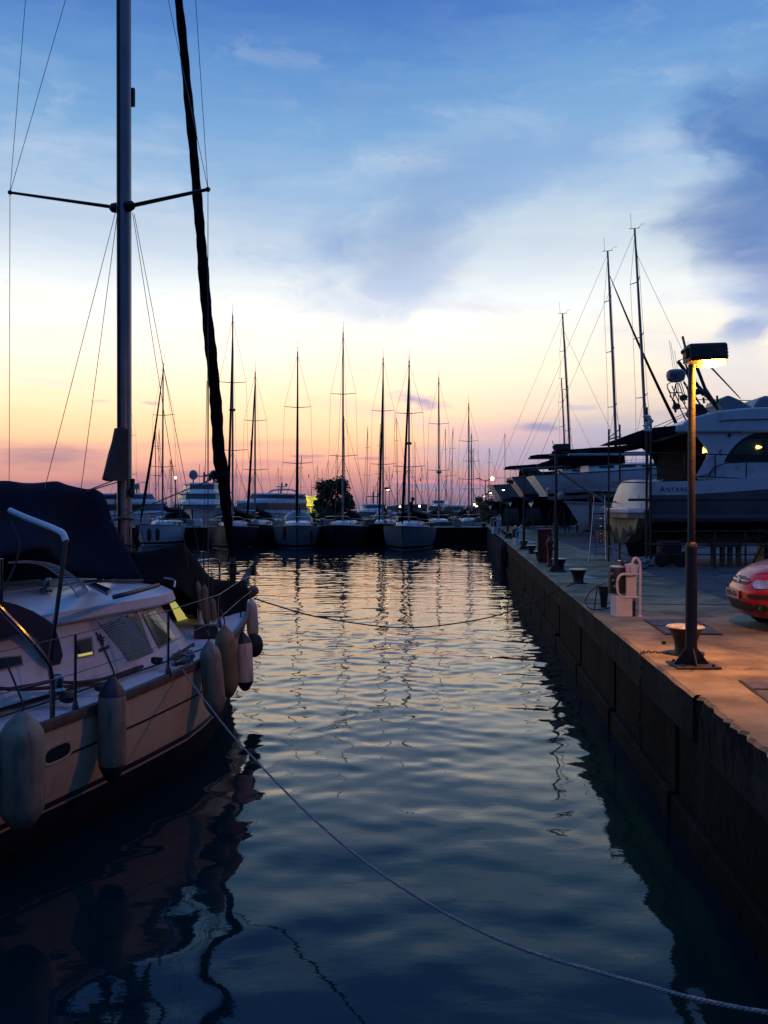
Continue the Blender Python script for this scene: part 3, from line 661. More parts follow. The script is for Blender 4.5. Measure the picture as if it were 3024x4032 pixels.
for a0, s0 in ((2.3,.55),(2.3,-.55)): b = MB(); b.tube(cr([LB(a0,s0,1.4), LB(a0,s0,1.55), LB(a0-.02,s0,1.64), LB(a0-.13,s0,1.68)], 5), [.045]*10+[.06]*6, 10); b.build('cowl_vent', M['gel'], boat)
for k in range(7): b = MB(); p_ = on_cab(400+k*34, 2462-k*12, .02); b.ball(p_, .012); b.build('net_hook', M['darkm'], cab)
MB().tube(cr([LB(3.0+.8*i, 1.5-.03*i, zs(3+.8*i)+.05) for i in range(6)], 4), .016, 6, flat=.6).build('genoa_track', M['darkm'], boat)
b = MB(); b.lathe([(.05,0),(.055,.03),(.03,.06)], LB(4.7,1.49,1.36), 8); b.box(LB(4.7,1.49,1.40),(.12,.05,.06), rz=-HB); b.build('track_car', M['darkm'], boat)
for a0 in (1.1, 1.7): MB().box(LB(a0,0,1.50), (.34,.34,.05), rz=-HB, bev=.02).build('fore_hatch', M['glass'], boat)
# roof fittings
def RZ(px, py, z):                                            # point on the roof seen at a pixel
    return G(px, py, z)
gr_ = MB(); gr_.tube(cr([RZ(443,2352,2.22), RZ(500,2338,2.25), RZ(560,2322,2.25), RZ(622,2304,2.22)], 6), .026, 6); gr_.build('grab_rail', M['wood'], boat)
gr_ = MB(); gr_.tube(cr([RZ(330,2290,2.24), RZ(430,2288,2.27), RZ(560,2286,2.24)], 6), .02, 6); gr_.build('grab_rail', M['wood'], boat)
hp_ = [RZ(352,2306,2.262), RZ(372,2300,2.262), RZ(436,2326,2.262), RZ(420,2340,2.262)]; hh = MB().prism(hp_, (0,0,.02)).build('hatch', M['glass'], boat, smooth=False)
MB().tube(hp_+[hp_[0]], .012, 5).build('hatch_frame', M['grey'], hh)
b = MB(); b.tube(cr([RZ(655,2300,2.1), P(612,2282,10.9), P(640,2277,10.9), P(684,2285,10.9), P(684,2312,10.8)], 5), .015, 6); b.build('roof_hoop', M['steel'], boat)
# mast with groove, spreaders, gooseneck cover
MA = BP(490, 2000, 0)[0]
mast = MB()
mast.loft([[LB(MA,0,z)+UB*(.115*math.cos(k*math.pi/8))+SB*(.082*math.sin(k*math.pi/8)) for k in range(16)] for z in (1.35,1.9,5,9,14.2,14.25)], True, True); mast = mast.build('mast', M['alu'], boat)
b = MB(); b.loft([[LB(MA+.118,s,z) for s in (-.022,-.012,.012,.022)]+[LB(MA+.105,s,z) for s in (.022,-.022)] for z in (1.5,14.2)], True, True); b.build('sail_track', M['darkm'], mast)
b = MB(); b.box(LB(MA-.13,.045,8.6), (.05,.04,.24), rz=-HB); b.build('steaming_light', M['trim'], mast)
SPR = []
for sd, (px, py) in ((1,(820,748)),(-1,(42,760))):
    best = None
    tipD = 10.75 if sd > 0 else 11.75
    tip = P(px, py, tipD); root = LB(MA+.02, sd*.07, EYE+(HY-820)/F*LB(MA,0,0).y); SPR.append(tip)
    b = MB(); d = tip-root; b.loft([[root+d*t+Vector((0,0,.021*h*(1-.25*t)))+UB*(.055*w*(1-.3*t)) for w, h in ((-1,0),(-.5,.9),(.4,1),(1,0),(.4,-1),(-.5,-.9))] for t in (0,.25,.5,.75,1)], True, True)
    b.ball(tip, .032); b.build('spreader', M['darkm'], mast)
    b = MB(); b.lathe([(.07,-.10),(.075,0),(.06,.09),(.03,.12)], root, 10, ax=(root-LB(MA,0,root.z))+Vector((0,0,.001))); b.build('spreader_root', M['darkm'], mast)
MT = LB(MA+.02, 0, 14.1)
b = MB(); rows = []                                            # canvas boot on the aft face of the mast above the boom
for (y, l) in ((1690,0.),(1740,16),(1800,34),(1850,48),(1885,62),(1893,60)):
    z = EYE+(HY-y)/F*LB(MA,0,0).y; L_ = .10 + l*.0048
    rows.append([LB(MA+.05+L_*math.cos(t)*1.0, .10*math.sin(t)*(1+.1*math.sin(y)), z+.015*math.sin(3*t+y)) for t in [k*math.pi/6-math.pi/2 for k in range(7)]])
b.loft(rows, True, True); b.build('mast_boot', mat('olive_canvas', (.075,.06,.05), .9, var=.3, scale=5, bump=.5, bscale=14), boat)
b = MB()
for k in range(9):
    a0 = 2*math.pi*k/9; b.tube(cr([LB(MA+.12*math.cos(a0),.1*math.sin(a0),1.5), LB(MA+.13*math.cos(a0+.1),.11*math.sin(a0+.1),2.1), LB(MA+.13*math.cos(a0-.1),.11*math.sin(a0-.1),2.65+.1*(k%3))], 4), .008, 5)
for z in (2.52,2.6,2.95): b.tube([LB(MA+.14*math.cos(t),.12*math.sin(t),z+.01*math.sin(2*t)) for t in [k*math.pi/8 for k in range(17)]], .011, 5)
b.build('halyard', M['drope'], boat)
b = MB(); b.ball(P(517,1940,11.35), .05, sq=(.8,.8,1.4)); b.box(P(522,1915,11.35),(.05,.05,.2)); b.build('mast_winch', M['darkm'], mast)
# standing rigging
def wire(name, p, q, r=.0042, par=boat, m=M['wire']): MB().tube([p, q], r, 5).build(name, m, par)
for tp in SPR:
    pass
wire('cap_shroud', SPR[0], LB(MA+.35, 1.5, 1.35)); wire('cap_shroud', SPR[1], LB(MA+.35,-1.62,1.35))
s1, s2 = P(775,0,10.95), P(75+28,0,11.5)
wire('upper_shroud', SPR[0], P(772,0,10.6)); wire('upper_shroud', SPR[1], P(263-0,0,11.4))
wire('diagonal_shroud', SPR[0]+Vector((0,0,.01)), P(664,0,11.0)); wire('diagonal_shroud', SPR[1]+Vector((0,0,.01)), P(105,0,11.5))
zr = EYE+(HY-832)/F*LB(MA,0,0).y
for px0, py0, px1, py1, D1 in ((456,840,176,1925,9.6),(463,850,318,1935,10.1),(524,840,742,2240,11.4),(530,845,800,2265,11.8),(820,760,815,2260,11.9)):
    wire('lower_shroud', P(px0,py0,11.35), P(px1,py1,D1))
for (px0,py0),(px1,py1),D in (((815,1500),(800,2262),12.1),((822,1500),(820,2275),12.1)):
    wire('halyard_wire', P(px0,py0,D-.7), P(px1,py1,D))
# furled headsail on the forestay
FS0, FS1 = P(915,2175,14.2), P(690,-60,12.9)
pix = [(915,2190),(905,2110),(893,2020),(884,1930),(876,1870),(862,1780),(855,1660),(848,1560),(835,1420),(822,1300),(808,1150),(797,1000),(787,880),(775,740),(760,560),(742,380),(726,200),(705,0),(690,-150)]
wid = [24,34,40,46,52,50,47,46,45,44,42,40,38,37,36,35,34,32,30]
pp, rr = [], []
for (x, y), w in zip(pix, wid):
    D = 14.2 - 1.7*(2190-y)/2340; pp.append(P(x, y, D)); rr.append(w/2/F*D)
hs = MB(); cpts = cr(pp, 5); crr = [float(np.interp(i/5, range(len(rr)), rr)) for i in range(len(cpts))]
hs.tube(cpts, [r*(1+.07*math.sin(i*1.7)+.05*math.sin(i*.63)) for i, r in enumerate(crr)], 10); gen = hs.build('furled_headsail', M['black'], boat)
b = MB(); c = P(884,1890,14.0); b.prism([P(884,1780,13.95), P(850,1850,13.95), P(838,1880,13.95), P(858,1888,13.95), P(880,1900,13.95)], Vector((0,.04,0))); b.build('clew', M['black'], gen)
b = MB(); rg = random.Random(3)
for k in range(9):
    p = P(835+rg.uniform(-18,22), 1878+rg.uniform(-8,10), 13.9); b.tube(cr([p, p+Vector((rg.uniform(-.07,.07),rg.uniform(-.05,.05),rg.uniform(-.02,.08))), p+Vector((rg.uniform(-.1,.1),rg.uniform(-.05,.05),rg.uniform(-.1,.05)))], 4), .012, 5)
b.build('sheet_knot', M['drope'], gen)
wire('jib_sheet', P(828,1890,13.9), P(430,2055,9.6), .009, boat, M['drope'])
b = MB(); c = P(916,2232,14.2); b.lathe([(.03,-.28),(.055,-.22),(.055,-.13),(.12,-.125),(.13,-.10),(.07,-.08),(.065,.02),(.13,.035),(.135,.055),(.05,.075),(.03,.2)], c, 18); b.build('furling_drum', M['darkm'], boat)
for dx in (-.05,0,.05): wire('forestay_strap', c+Vector((dx,0,-.25)), LB(.35, dx*.6, zs(.3)+.05), .008)
wire('topping_lift', P(336,1934,10.2), P(452,1890,11.3), .008, boat, M['drope']); wire('topping_lift', P(325,1940,10.2), P(460,1899,11.3), .008, boat, M['drope'])
wire('boom_guy', P(456,1940,11.2), P(452,2030,11.0), .008, boat, M['drope'])
# pulpit, stanchions, lifelines
b = MB(); T = .016
b.tube(cr([P(764,2228,12.9), P(772,2213,12.95), P(800,2207,13.2), P(846,2204,13.7), P(862,2216,13.8), P(864,2275,13.8), P(862,2300,13.8)], 5), .018, 8)
b.tube(cr([P(820,2273,13.2), P(880,2258,14.0), P(940,2248,14.9), P(1000,2246,15.2)], 5), .018, 8)
b.tube(cr([P(1000,2246,15.2), P(985,2262,15.0), P(972,2300,14.8), P(962,2345,14.7), P(948,2420,13.9)], 5), .018, 8)
b.tube([P(764,2228,12.9), P(760,2300,12.9)], .018, 8)
b.build('pulpit', M['steel'], boat)
b = MB(); b.box(P(996,2246,15.1), (.09,.12,.17)); b.build('bow_light', M['trim'], boat)
b = MB(); b.tube(cr([P(955,2290,14.6), P(975,2262,14.9), P(995,2232,15.1), P(1012,2204,15.2)], 5), [.05]*5+[.045]*5+[.035]*5+[.02], 6); b.tube([P(978,2245,15.1),P(962,2288,14.8),P(968,2300,14.8)], .04, 6); b.build('bow_anchor', M['darkm'], boat)
STN = [(295,2499,2803),(661,2405,2658),(862,2341,2466),(947,2285,2464)]
tops = []
for px, yt, yb in STN:
    ss = 1.78 if px < 800 else 1.35 if px < 900 else .62
    lo = BW(px, yb, ss); D = lo.y; hi = P(px+1, yt, D); tops.append(hi)
    b = MB(); b.lathe([(.035,-.02),(.035,.02),(.02,.1)], lo, 8); b.tube([lo, hi], .014, 8); b.build('stanchion', M['steel'], boat)
far = LB(9.5,1.68,1.83); pul = P(985,2262,15.0)
for u in (1., .5):
    ln = [LB(9.5,1.68,1.2+.66*u)] + [Vector((p.x,p.y,zl0+(p.z-zl0)*u)) for p, zl0 in zip(tops, (1.22,1.28,1.36,1.42))] + [LB(.45,.35,1.5+.5*u)]
    MB().tube(ln, .0045, 5).build('lifeline', M['wire'], boat)
# stainless cockpit frame
b = MB(); b.tube(cr([P(40,2010,8.3), P(101,2037,8.15), P(160,2060,8.0), P(215,2082,7.85), P(246,2100,7.75), P(260,2132,7.7)], 5), .03, 8); b.build('frame_sleeve', M['gel'], boat)
b = MB(); b.tube([P(260,2130,7.7), P(240,2280,7.68), P(195,2600,7.66)], .020, 8); b.tube(cr([P(-30,2330,7.3), P(2,2396,7.35), P(90,2490,7.45), P(178,2595,7.6), P(198,2650,7.65), P(205,2720,7.65), P(204,2836,7.62)], 4), .024, 8); b.tube([P(5,2200,7.3),P(3,2395,7.35)], .018, 8); b.build('cockpit_frame', M['steel'], boat)
b = MB(); b.tube(cr([P(44,2053,8.0), P(70,2110,7.9), P(76,2150,7.85), P(60,2220,7.8), P(20,2310,7.7), P(0,2340,7.6)], 6), .011, 6); b.build('lanyard', M['drope'], boat)
# deck gear
b = MB(); b.tube(cr([BW(0,2712,1.5), BW(110,2714,1.5), BW(300,2700,1.45), BW(420,2690,1.45), BW(480,2660,1.45), BW(560,2625,1.4)], 6), .018, 6); b.tube(cr([BW(30,2715,1.52), BW(140,2696,1.5), BW(200,2684,1.45), BW(300,2688,1.45), BW(410,2672,1.45), BW(560,2624,1.4)], 6), .018, 6); b.build('deck_line', M['drope'], boat)
b = MB(); c = BW(265,2748,1.6); b.ball(c, .075, sq=(1.1,1,.7)); b.build('deck_block', M['trim'], boat)
b = MB(); c = BW(392,2710,1.6); b.ball(c, .05, sq=(1.1,1,.7)); b.build('deck_block', M['trim'], boat)
b = MB(); rg = random.Random(5); c = BW(722,2612,1.55)
for k in range(10): b.tube([c+Vector((rg.uniform(.05,.13)*math.cos(t+k),rg.uniform(.05,.12)*math.sin(t+k),.03+.02*k*.5+.03*math.sin(2*t))) for t in [i*.55 for i in range(12)]], .013, 5)
b.build('rope_coil', M['rope'], boat)
b = MB(); b.tube([BW(660,2602,1.6), BW(762,2536,1.5)], .018, 6); b.tube([BW(762,2536,1.5), BW(758,2546,1.5)], .018, 6); b.build('boat_hook', M['darkm'], boat)
b = MB(); c = BW(702,2622,1.72); b.box(c+Vector((0,0,.02)), (.05,.22,.02), rz=-HB); b.tube([c+UB*.05, c+UB*.05+Vector((0,0,.05)), c-UB*.05+Vector((0,0,.05)), c-UB*.05], .014, 6); b.build('cleat', M['steel'], boat)
b = MB()
for px, py in ((930,2448),(908,2456),(935,2440)): b.box(P(px,py,13.6)+Vector((0,0,.03)), (.16,.05,.03), rz=.4); b.lathe([(.03,0),(.03,.03)], P(px,py,13.6), 8)
b.build('deck_cleat', M['darkm'], boat)
# hull port
c = on_hull(226,2966,.004); rowf = []
def oval(rx, ry, off):
    o = []
    for k in range(24):
        t = 2*math.pi*k/24; ex = abs(math.cos(t))**.6*math.copysign(1, math.cos(t)); ey = abs(math.sin(t))**.75*math.copysign(1, math.sin(t)); o.append(on_hull(226+ex*rx, 2966-ex*rx*.46+ey*ry, off))
    return o
b = MB(); o1, o2 = oval(64,38,.003), oval(50,28,.012); b.loft([oval(64,38,-.01), oval(62,36,.016), o2], True); f = b.build('hull_port', M['hullw'], boat)
MB().add(oval(51,29,.008), [tuple(range(24))]).build('pane', M['glass'], f)

# ------------------------------------------------------------------ covers, net, fenders and lines on the near boat
def sheet(rows, n, amp, seed):
    """a cloth through given rows of points, smoothly subdivided and a little wrinkled"""
    r = random.Random(seed); fine = [cr(x, n) for x in rows]; cols = list(zip(*fine)); cols = [cr(list(c), n) for c in cols]
    out = []
    for i, c in enumerate(cols):
        out.append([p + Vector((0, .35, 1))*amp*(math.sin(i*.55+j*.21)+.7*math.sin(j*.8-i*.33+1.3)+.5*math.sin(i*1.1+j*.9)) for j, p in enumerate(c)])
    return out
ridge = [P(-260,1905,8.6), P(-90,1912,9.0), P(0,1914,9.4), P(110,1921,9.8), P(205,1914,10.15), P(262,1928,10.35), P(305,1937,10.55), P(338,1935,10.7), P(356,1946,10.8)]
low = [P(-260,2210,7.4), P(-90,2196,7.8), P(0,2188,8.1), P(90,2174,8.4), P(169,2160,8.75), P(215,2200,9.1), P(262,2250,9.45), P(400,2282,10.0), P(572,2288,10.5)]
mid = [a.lerp(c, .5) + Vector((0,-.06,-.03)) for a, c in zip(ridge, low)]; mid[-1] = P(455,2085,10.72); mid[-2] = P(400,2110,10.4)
port = [a + UB*.1 - SB*1.35 + Vector((0,0,-1.5)) for a in ridge]
b = MB(); b.grid(sheet([port, ridge, mid, low], 6, .0035, 1)); tag(b.build('boom_tent', M['navy'], thick=.012, loc=LB(6.2,0,2.2)), 'big navy canvas tent draped over the boom of the near sailboat', 'boat cover')
ridge = [P(500,2190,10.9), P(610,2164,11.2), P(700,2144,11.6), P(716,2150,11.7), P(765,2209,12.25), P(826,2281,12.9), P(890,2292,13.4), P(952,2294,13.9), P(972,2335,14.1)]
low = [P(575,2292,10.6), P(630,2300,10.8), P(676,2314,10.95), P(700,2325,11.1), P(738,2345,11.3), P(790,2385,11.9), P(840,2420,12.5), P(886,2428,13.0), P(966,2412,13.7)]
mid = [a.lerp(c, .5)+Vector((.02,-.10,-.02)) for a, c in zip(ridge, low)]
port = [a - SB*.8 + Vector((0,0,-.75)) for a in ridge]
b = MB(); b.grid(sheet([port, ridge, mid, low], 6, .005, 2)); tag(b.build('foredeck_cover', M['black'], thick=.012, loc=LB(1.8,0,1.5)), 'black canvas cover tied over the foredeck of the near sailboat', 'boat cover')
b = MB(); b.grid([[LB(a, -1.0-.1*math.sin(a*3+z), z) for z in (1.3,1.8,2.3,2.8)] for a in [2.7+.25*i for i in range(30)]]); tag(b.build('tent_shade_backing', M['black'], thick=.012, loc=LB(6,-1,1.3)), 'added black curtain hanging behind the cockpit under the navy tent', 'backing')  # black sheet added so the space under the tent looks dark
# net thrown over the cabin
b = MB(); Lp = cr([P(40,2205,8.3), P(170,2215,8.9), P(285,2300,9.1), P(345,2395,9.1), P(405,2450,9.15), P(460,2520,9.2), P(512,2596,9.25)], 8); Rp = cr([P(250,2235,9.3), P(300,2262,9.6), P(360,2320,9.75), P(455,2400,9.7), P(530,2440,9.55), P(575,2500,9.5), P(608,2558,9.5)], 8)
grid_ = [[l.lerp(r, k/13)+Vector((0,-.05,.05*math.sin(k/13*math.pi)-.02)) for k in range(14)] for l, r in zip(Lp, Rp)]
for row in grid_: b.tube(row, .0042, 3, cap=False)
for k in range(14): b.tube([row[k] for row in grid_], .0032 if k % 13 else .010, 3, cap=False)
tag(b.build('net', mat('pale_net_cord', (.34,.38,.42), .8, var=.2), loc=grid_[0][0]), 'pale cord net thrown over the cabin side of the near sailboat', 'net')
def fender(px, y0, y1, dpx, s, m, label, ends=None, taper=(.35,.35), D=None, top=None, lean=0.):
    if D is None: D = BW(px, (y0+y1)/2, s).y
    t_, b_ = P(px+lean, y0, D), P(px-lean, y1, D); L_ = (t_-b_).length; r = dpx/2/F*D
    t = local(thing('fender', label, 'fender', b_, 0, 'fenders hanging on the near sailboat')); ax = (t_-b_).normalized()
    e0, e1 = taper; prof = [(.012,0),(r*.30,.012),(r*.42,L_*.03),(r*.7,L_*.09),(r*.93,L_*.16),(r,L_*.22),(r*1.01,L_*.5),(r,L_*.76),(r*.93,L_*.83),(r*.7,L_*.9),(r*.38,L_*.955),(r*.22,L_*.985),(.012,L_)]
    if ends:
        lo = [p for p in prof if p[1] <= L_*.16]+[(r*.95,L_*.17)]; hi = [(r*.95,L_*.82)]+[p for p in prof if p[1] >= L_*.83]
        MB().lathe(prof, (0,0,0), 20, ax).build('body', m, t); MB().lathe([(a*1.015+.001,z) for a, z in lo], (0,0,0), 20, ax).build('end_cap', ends, t); MB().lathe([(a*1.015+.001,z) for a, z in hi], (0,0,0), 20, ax).build('end_cap', ends, t)
    else: MB().lathe(prof, (0,0,0), 20, ax).build('body', m, t)
    tp = Vector(top)-Vector(b_) if top is not None else (t_-b_)+Vector((0,0,.35))
    MB().tube(cr([ax*L_, ax*(L_+.06)+Vector((.01,0,0)), tp], 4), .009, 5).build('lanyard', M['drope'], t)
    MB().ball(ax*(L_-.02), .02).build('eye', M['trim'], t)
    return t
fender(84, 2800, 3275, 172, 2.0, M['fend'], 'biggest grey fender, at the left edge of the photo', top=BW(20,2600,1.78))
fender(440, 2662, 3082, 108, 1.96, M['fend'], 'grey fender with navy ends hanging beside the oval hull port', ends=M['fendn'], top=BW(378,2490,1.8))
fender(836, 2522, 2822, 86, 1.9, M['fend'], 'grey-green fender behind the pale rope at the bow quarter', lean=-14, top=BW(810,2480,1.5))
fender(892, 2462, 2748, 82, 1.62, M['fendb'], 'brown fender close beside the grey-green one near the bow', lean=-10, top=BW(868,2400,1.3))
fender(960, 2488, 2722, 70, 1.1, M['fendw'], 'white fender with navy ends hanging below the bow rail', ends=M['fendn'], lean=-6, top=P(948,2440,13))
fender(992, 2356, 2520, 47, .4, M['fendw'], 'slim pale fender hanging right under the bow', D=14.4, lean=-5, top=P(984,2330,14.6))
fender(783, 2285, 2400, 26, 1, M['fendb'], 'thin brown fender stowed upright at the rail, leftmost of three', D=11.8, lean=-9)
fender(808, 2298, 2462, 32, 1, M['fendb'], 'fat brown fender stowed upright at the rail, middle of three', D=11.5, lean=-6)
fender(838, 2352, 2452, 28, 1, M['fendb'], 'short brown fender stowed upright at the rail, rightmost of three', D=11.9, lean=-4)
b = MB(); c = P(1000,2541,14.1); b.ball(c, .20, 18, 10, (.75,.9,1.0)); tag(b.build('ball_fender', M['rubber'], loc=c), 'round black ball fender hanging at the very bow', 'fender', 'fenders hanging on the near sailboat')
b = MB(); c = P(990,2332,14.7); b.lathe([(.02,-.12),(.08,-.10),(.095,0),(.08,.1),(.03,.13)], c, 14, (.8,-.2,.6)); tag(b.build('small_buoy', M['fendb'], loc=c), 'small brown buoy tied on the bow rail above the slim fender', 'buoy')
b = MB(); b.box(P(810,2487,11.4), (.30,.2,.16), rz=.3); tag(b.build('crate', M['trim'], loc=P(810,2500,11.4)), 'small dark crate under the three stowed fenders', 'crate')
def rope(name, pts, r, m, label, n=14, strands=True):
    path = cr(pts, n); b = MB()
    if not strands: return tag(MB().tube(path, r, 6).build(name, m, loc=path[0]), label, 'rope')
    L = [0]
    for p, q in zip(path, path[1:]): L.append(L[-1]+(q-p).length)
    fine = []; k = 0; N = int(L[-1]/(r*1.3)); 
    for i in range(N+1):
        s = L[-1]*i/N
        while k < len(L)-2 and L[k+1] < s: k += 1
        fine.append((path[k].lerp(path[k+1], (s-L[k])/max(1e-6, L[k+1]-L[k])), (path[k+1]-path[k]).normalized(), s))
    for j in range(3):
        pl = []
        for p, d, s in fine:
            a = d.cross(Vector((0,0,1))).normalized(); c = a.cross(d); w = s/(r*7.5)*2*math.pi + j*2.094; pl.append(p + a*math.cos(w)*r*.5 + c*math.sin(w)*r*.5)
        b.tube(pl, r*.56, 5)
    return tag(b.build(name, m, loc=path[0]), label, 'rope')
rope('mooring_rope', [BW(709,2625,1.72), P(780,2725,9.0), P(900,2880,8.5), P(1000,2990,8.0), P(1240,3232,6.9), P(1531,3464,5.75), P(1960,3702,4.75), P(2500,3872,4.0), P(3024,3992,3.5), Vector((2.32,2.6,1.42)), Vector((2.8,2.2,1.44))], .0102, M['rope'], 'pale three-strand mooring rope crossing the water to the lower right')
rope('mooring_line', [P(1000,2356,14.7), P(1080,2382,15.0), P(1276,2434,15.6), P(1604,2472,16.9), P(1914,2434,18.0), P(2096,2370,18.5), P(2205,2318,18.7), G(2240,2306,1.43), G(2272,2297,1.5)], .014, M['drope'], 'dark slack line sagging from the bow across to the bollard', strands=False)
# ------------------------------------------------------------------ motor yacht on blocks with its scaffold
YO = Vector((7.72, 25.0, 0)); YR = R(-3); YX = Vector((math.cos(YR), math.sin(YR), 0)); YY = Vector((-math.sin(YR), math.cos(YR), 0))
def YL(x, y, z): return YO + YX*x + YY*y + Vector((0,0,z))
def YW(px, py, y=0.):
    d = Vector(((px-CX)/F, 1, -(py-HY)/F)); n = YY; t = ((YO + YY*y) - Vector((0,0,EYE))).dot(n)/d.dot(n); return Vector((0,0,EYE)) + d*t
def Yx(px, y=0.): return (YW(px, 2000, y)-YO).dot(YX)
yacht = thing('motor_yacht', 'white flybridge motor yacht with dark hull standing on blocks behind scaffolding', 'motor yacht', YL(6,2.1,1.4))
hb = lambda x: 2.1 if x < 6.5 else 2.1*max(.01, 1-((x-6.5)/7.)**2.2)
sh = lambda x: 3.86+.010*x+.0105*x*x
def ysec(x):
    B = hb(x); s = sh(x); u = max(0, (x-7)/6.5); return [(B, s), (B*.995, s-.4), (B*(.985-.2*u), 3.0+.15*u), (B*(.95-.3*u), 2.72+.5*u), (B*(.55-.2*u), 2.28+.7*u), (0, 1.98+.9*u*u)]
XS = [i*.5 for i in range(28)]
b = MB(); rows = []
for x in XS:
    s = ysec(x); rows.append([YL(x, 2.1-y, z) for y, z in s] + [YL(x, 2.1+y, z) for y, z in reversed(s[:-1])])
b.loft(rows, False); b.add([YL(x, 2.1, sh(x)-.02) for x in (0,)], [])
yh = b.build('hull', M['bhull'], yacht)
b = MB(); b.grid([[YL(x, 2.1+hb(x)*k/4, sh(x)-.03) for k in range(-4,5)] for x in XS]); b.build('deck', M['deck'], yacht)
def yband(name, z0, z1, m, off=.006):
    b = MB()
    for sd in (-1, 1):
        rows = []
        for x in XS:
            s = ysec(x); q = []
            for k in range(5):
                z = (z0(x)+(z1(x)-z0(x))*k/4); y = np.interp(z, [p[1] for p in reversed(s)], [p[0] for p in reversed(s)]) + off; q.append(YL(x, 2.1+sd*y, z))
            rows.append(q)
        b.loft(rows, False)
    return b.build(name, m, yh)
yband('white_band', lambda x: 3.47+.012*x+.012*x*x*(x>1), lambda x: sh(x), M['gel'])
yband('pale_stripe', lambda x: 2.80, lambda x: 2.92, M['grey']); yband('antifouling_band', lambda x: 2.3, lambda x: 2.78, M['anti'])
b = MB(); rows = []
for j in range(9):
    z = 3.02 + (3.97-3.02)*j/8
    rows.append([YL(-.02-.42*(1-((y-2.1)/2.1)**4)+.34*(z-3.02)-.05*math.sin((z-3)*3), y, z - .10*(j == 8)*abs((y-2.1)/2.1)**3) for y in [4.2*k/16 for k in range(17)]])
rows.append([YL(.45, 4.2*k/16, 3.93) for k in range(17)])
b.grid(rows); b.build('transom', mat('stained_transom', (.66,.62,.55), .4, var=.12, scale=1.5, dirt=(.28,.17,.09), dscale=3.2, dth=(.62,.74)), yacht)
b = MB(); b.prism([YL(-.50,.5,2.94), YL(-.56,.9,2.94), YL(-.56,3.4,2.94), YL(-.50,3.75,2.94), YL(-.1,4.15,2.94), YL(-.1,.05,2.94)], (0,0,.15)); b.build('swim_platform', M['gel'], yacht, bevel=.03)
b = MB(); b.prism([YL(-.50,.55,2.80), YL(-.52,3.6,2.80), YL(-.1,4.1,2.80), YL(-.1,.1,2.80)], (0,0,.13)); b.build('platform_skirt', M['grey'], yacht)
V = [(.08,2.8),(4.12,2.8),(3.9,2.5),(2.9,2.1),(2.1,1.95),(1.3,2.1),(.3,2.5)]
b = MB(); b.prism([YL(-.30,y,z) for y, z in V], YX*.35); b.build('stern_bottom', M['olive'], yacht, smooth=False)
b = MB(); r_ = random.Random(4); top = [(4.08-.17*k, max(2.12, 2.42 + .13*math.sin(k*1.1)+r_.uniform(-.07,.07) - .30*math.exp(-((k-9)/2.2)**2))) for k in range(24)]
b.prism([YL(-.31,y,z) for y, z in [(.3,2.45),(1.3,2.08),(2.1,1.93),(2.9,2.08),(3.9,2.45)]][::-1][0:0] + [YL(-.315,y,z) for y, z in top] + [YL(-.315,y,z) for y, z in ((.3,2.47),(1.3,2.08),(2.1,1.93),(2.9,2.08),(3.9,2.47))], YX*.01); b.build('stern_paint', M['green'], yacht, smooth=False)
b = MB(); b.prism([YL(-.2,2.0,2.0), YL(.9,2.0,1.95), YL(1.0,2.0,1.6), YL(-.1,2.0,1.55)], YY*.1); b.build('rudder', M['green'], yacht, smooth=False)
b = MB()                                                      # swim ladder on the platform's far corner
for y in (3.0, 3.35): b.tube(cr([YL(-.4,y,3.1), YL(-.6,y,3.16), YL(-.72,y,3.0), YL(-.76,y,2.2), YL(-.78,y,1.9)], 5), .017, 6)
for z in (2.75, 2.5, 2.25, 2.0): b.tube([YL(-.75,3.0,z), YL(-.75,3.35,z)], .014, 6)
b.build('swim_ladder', M['steel'], yacht)
# superstructure: near and far side walls with the big C-shaped cut-out, roof, bulkhead
wall = [(2736,1700),(2752,1716),(2767,1736),(2778,1748),(2787,1759),(2796,1779),(2790,1800),(2770,1838),(2747,1876),(2760,1888),(3500,1880),(3700,1700)]
for y0 in (.22, 3.92):
    d = [YW(x, y, 0)+YY*y0 for x, y in wall]; b = MB(); b.prism(d, YY*.06); b.build('cabin_side', M['gel'], yacht, smooth=False)
arch = [(2600,1713),(2640,1702),(2736,1694),(2752,1716),(2767,1736),(2796,1779),(2775,1790),(2757,1790),(2740,1777),(2715,1752),(2690,1733),(2655,1720)]
wing = [(2612,1712),(2664,1700),(2736,1700),(2796,1779),(2790,1800),(2762,1850),(2747,1876),(2725,1876),(2728,1850),(2724,1815),(2708,1780),(2685,1750),(2655,1728)]
b = MB(); b.prism([YW(x, y, 0)+YY*3.85 for x, y in wing], YY*.06); b.build('aft_wing', M['black'], yacht, smooth=False)
b = MB(); b.prism([YW(x,y,0)+YY*.3 for x, y in ((2722,1707),(2800,1707),(2800,1885),(2722,1885))], YY*3.5); b.build('aft_bulkhead', M['black'], yacht, smooth=False)
b = MB(); b.prism([YW(x,y,0)+YY*.27 for x, y in ((2780,1757),(2790,1768),(2795,1778),(2778,1783))], YY*.02); b.build('lit_door_pane', M['litwarm'], yacht, smooth=False)
fly = [(2664,1700),(2668,1672),(2690,1668),(2707,1655),(2735,1641),(2790,1626),(2850,1614),(2940,1604),(3300,1590),(3560,1640),(3600,1700)]
b = MB(); b.prism([YW(x,y,0)+YY*.12 for x, y in fly], YY*3.96); b.build('flybridge', M['gel'], yacht, smooth=False, bevel=.05)
b = MB(); b.tube([YW(2838,1655,0)+YY*.11, YW(2930,1650,0)+YY*.11, YW(3400,1642,0)+YY*.11], .03, 6, flat=.5); b.build('fly_stripe', M['bhull'], yacht)
aw = [(2461,1719),(2490,1706),(2545,1687),(2600,1679),(2672,1673),(2690,1690),(2668,1706),(2600,1712),(2520,1717)]
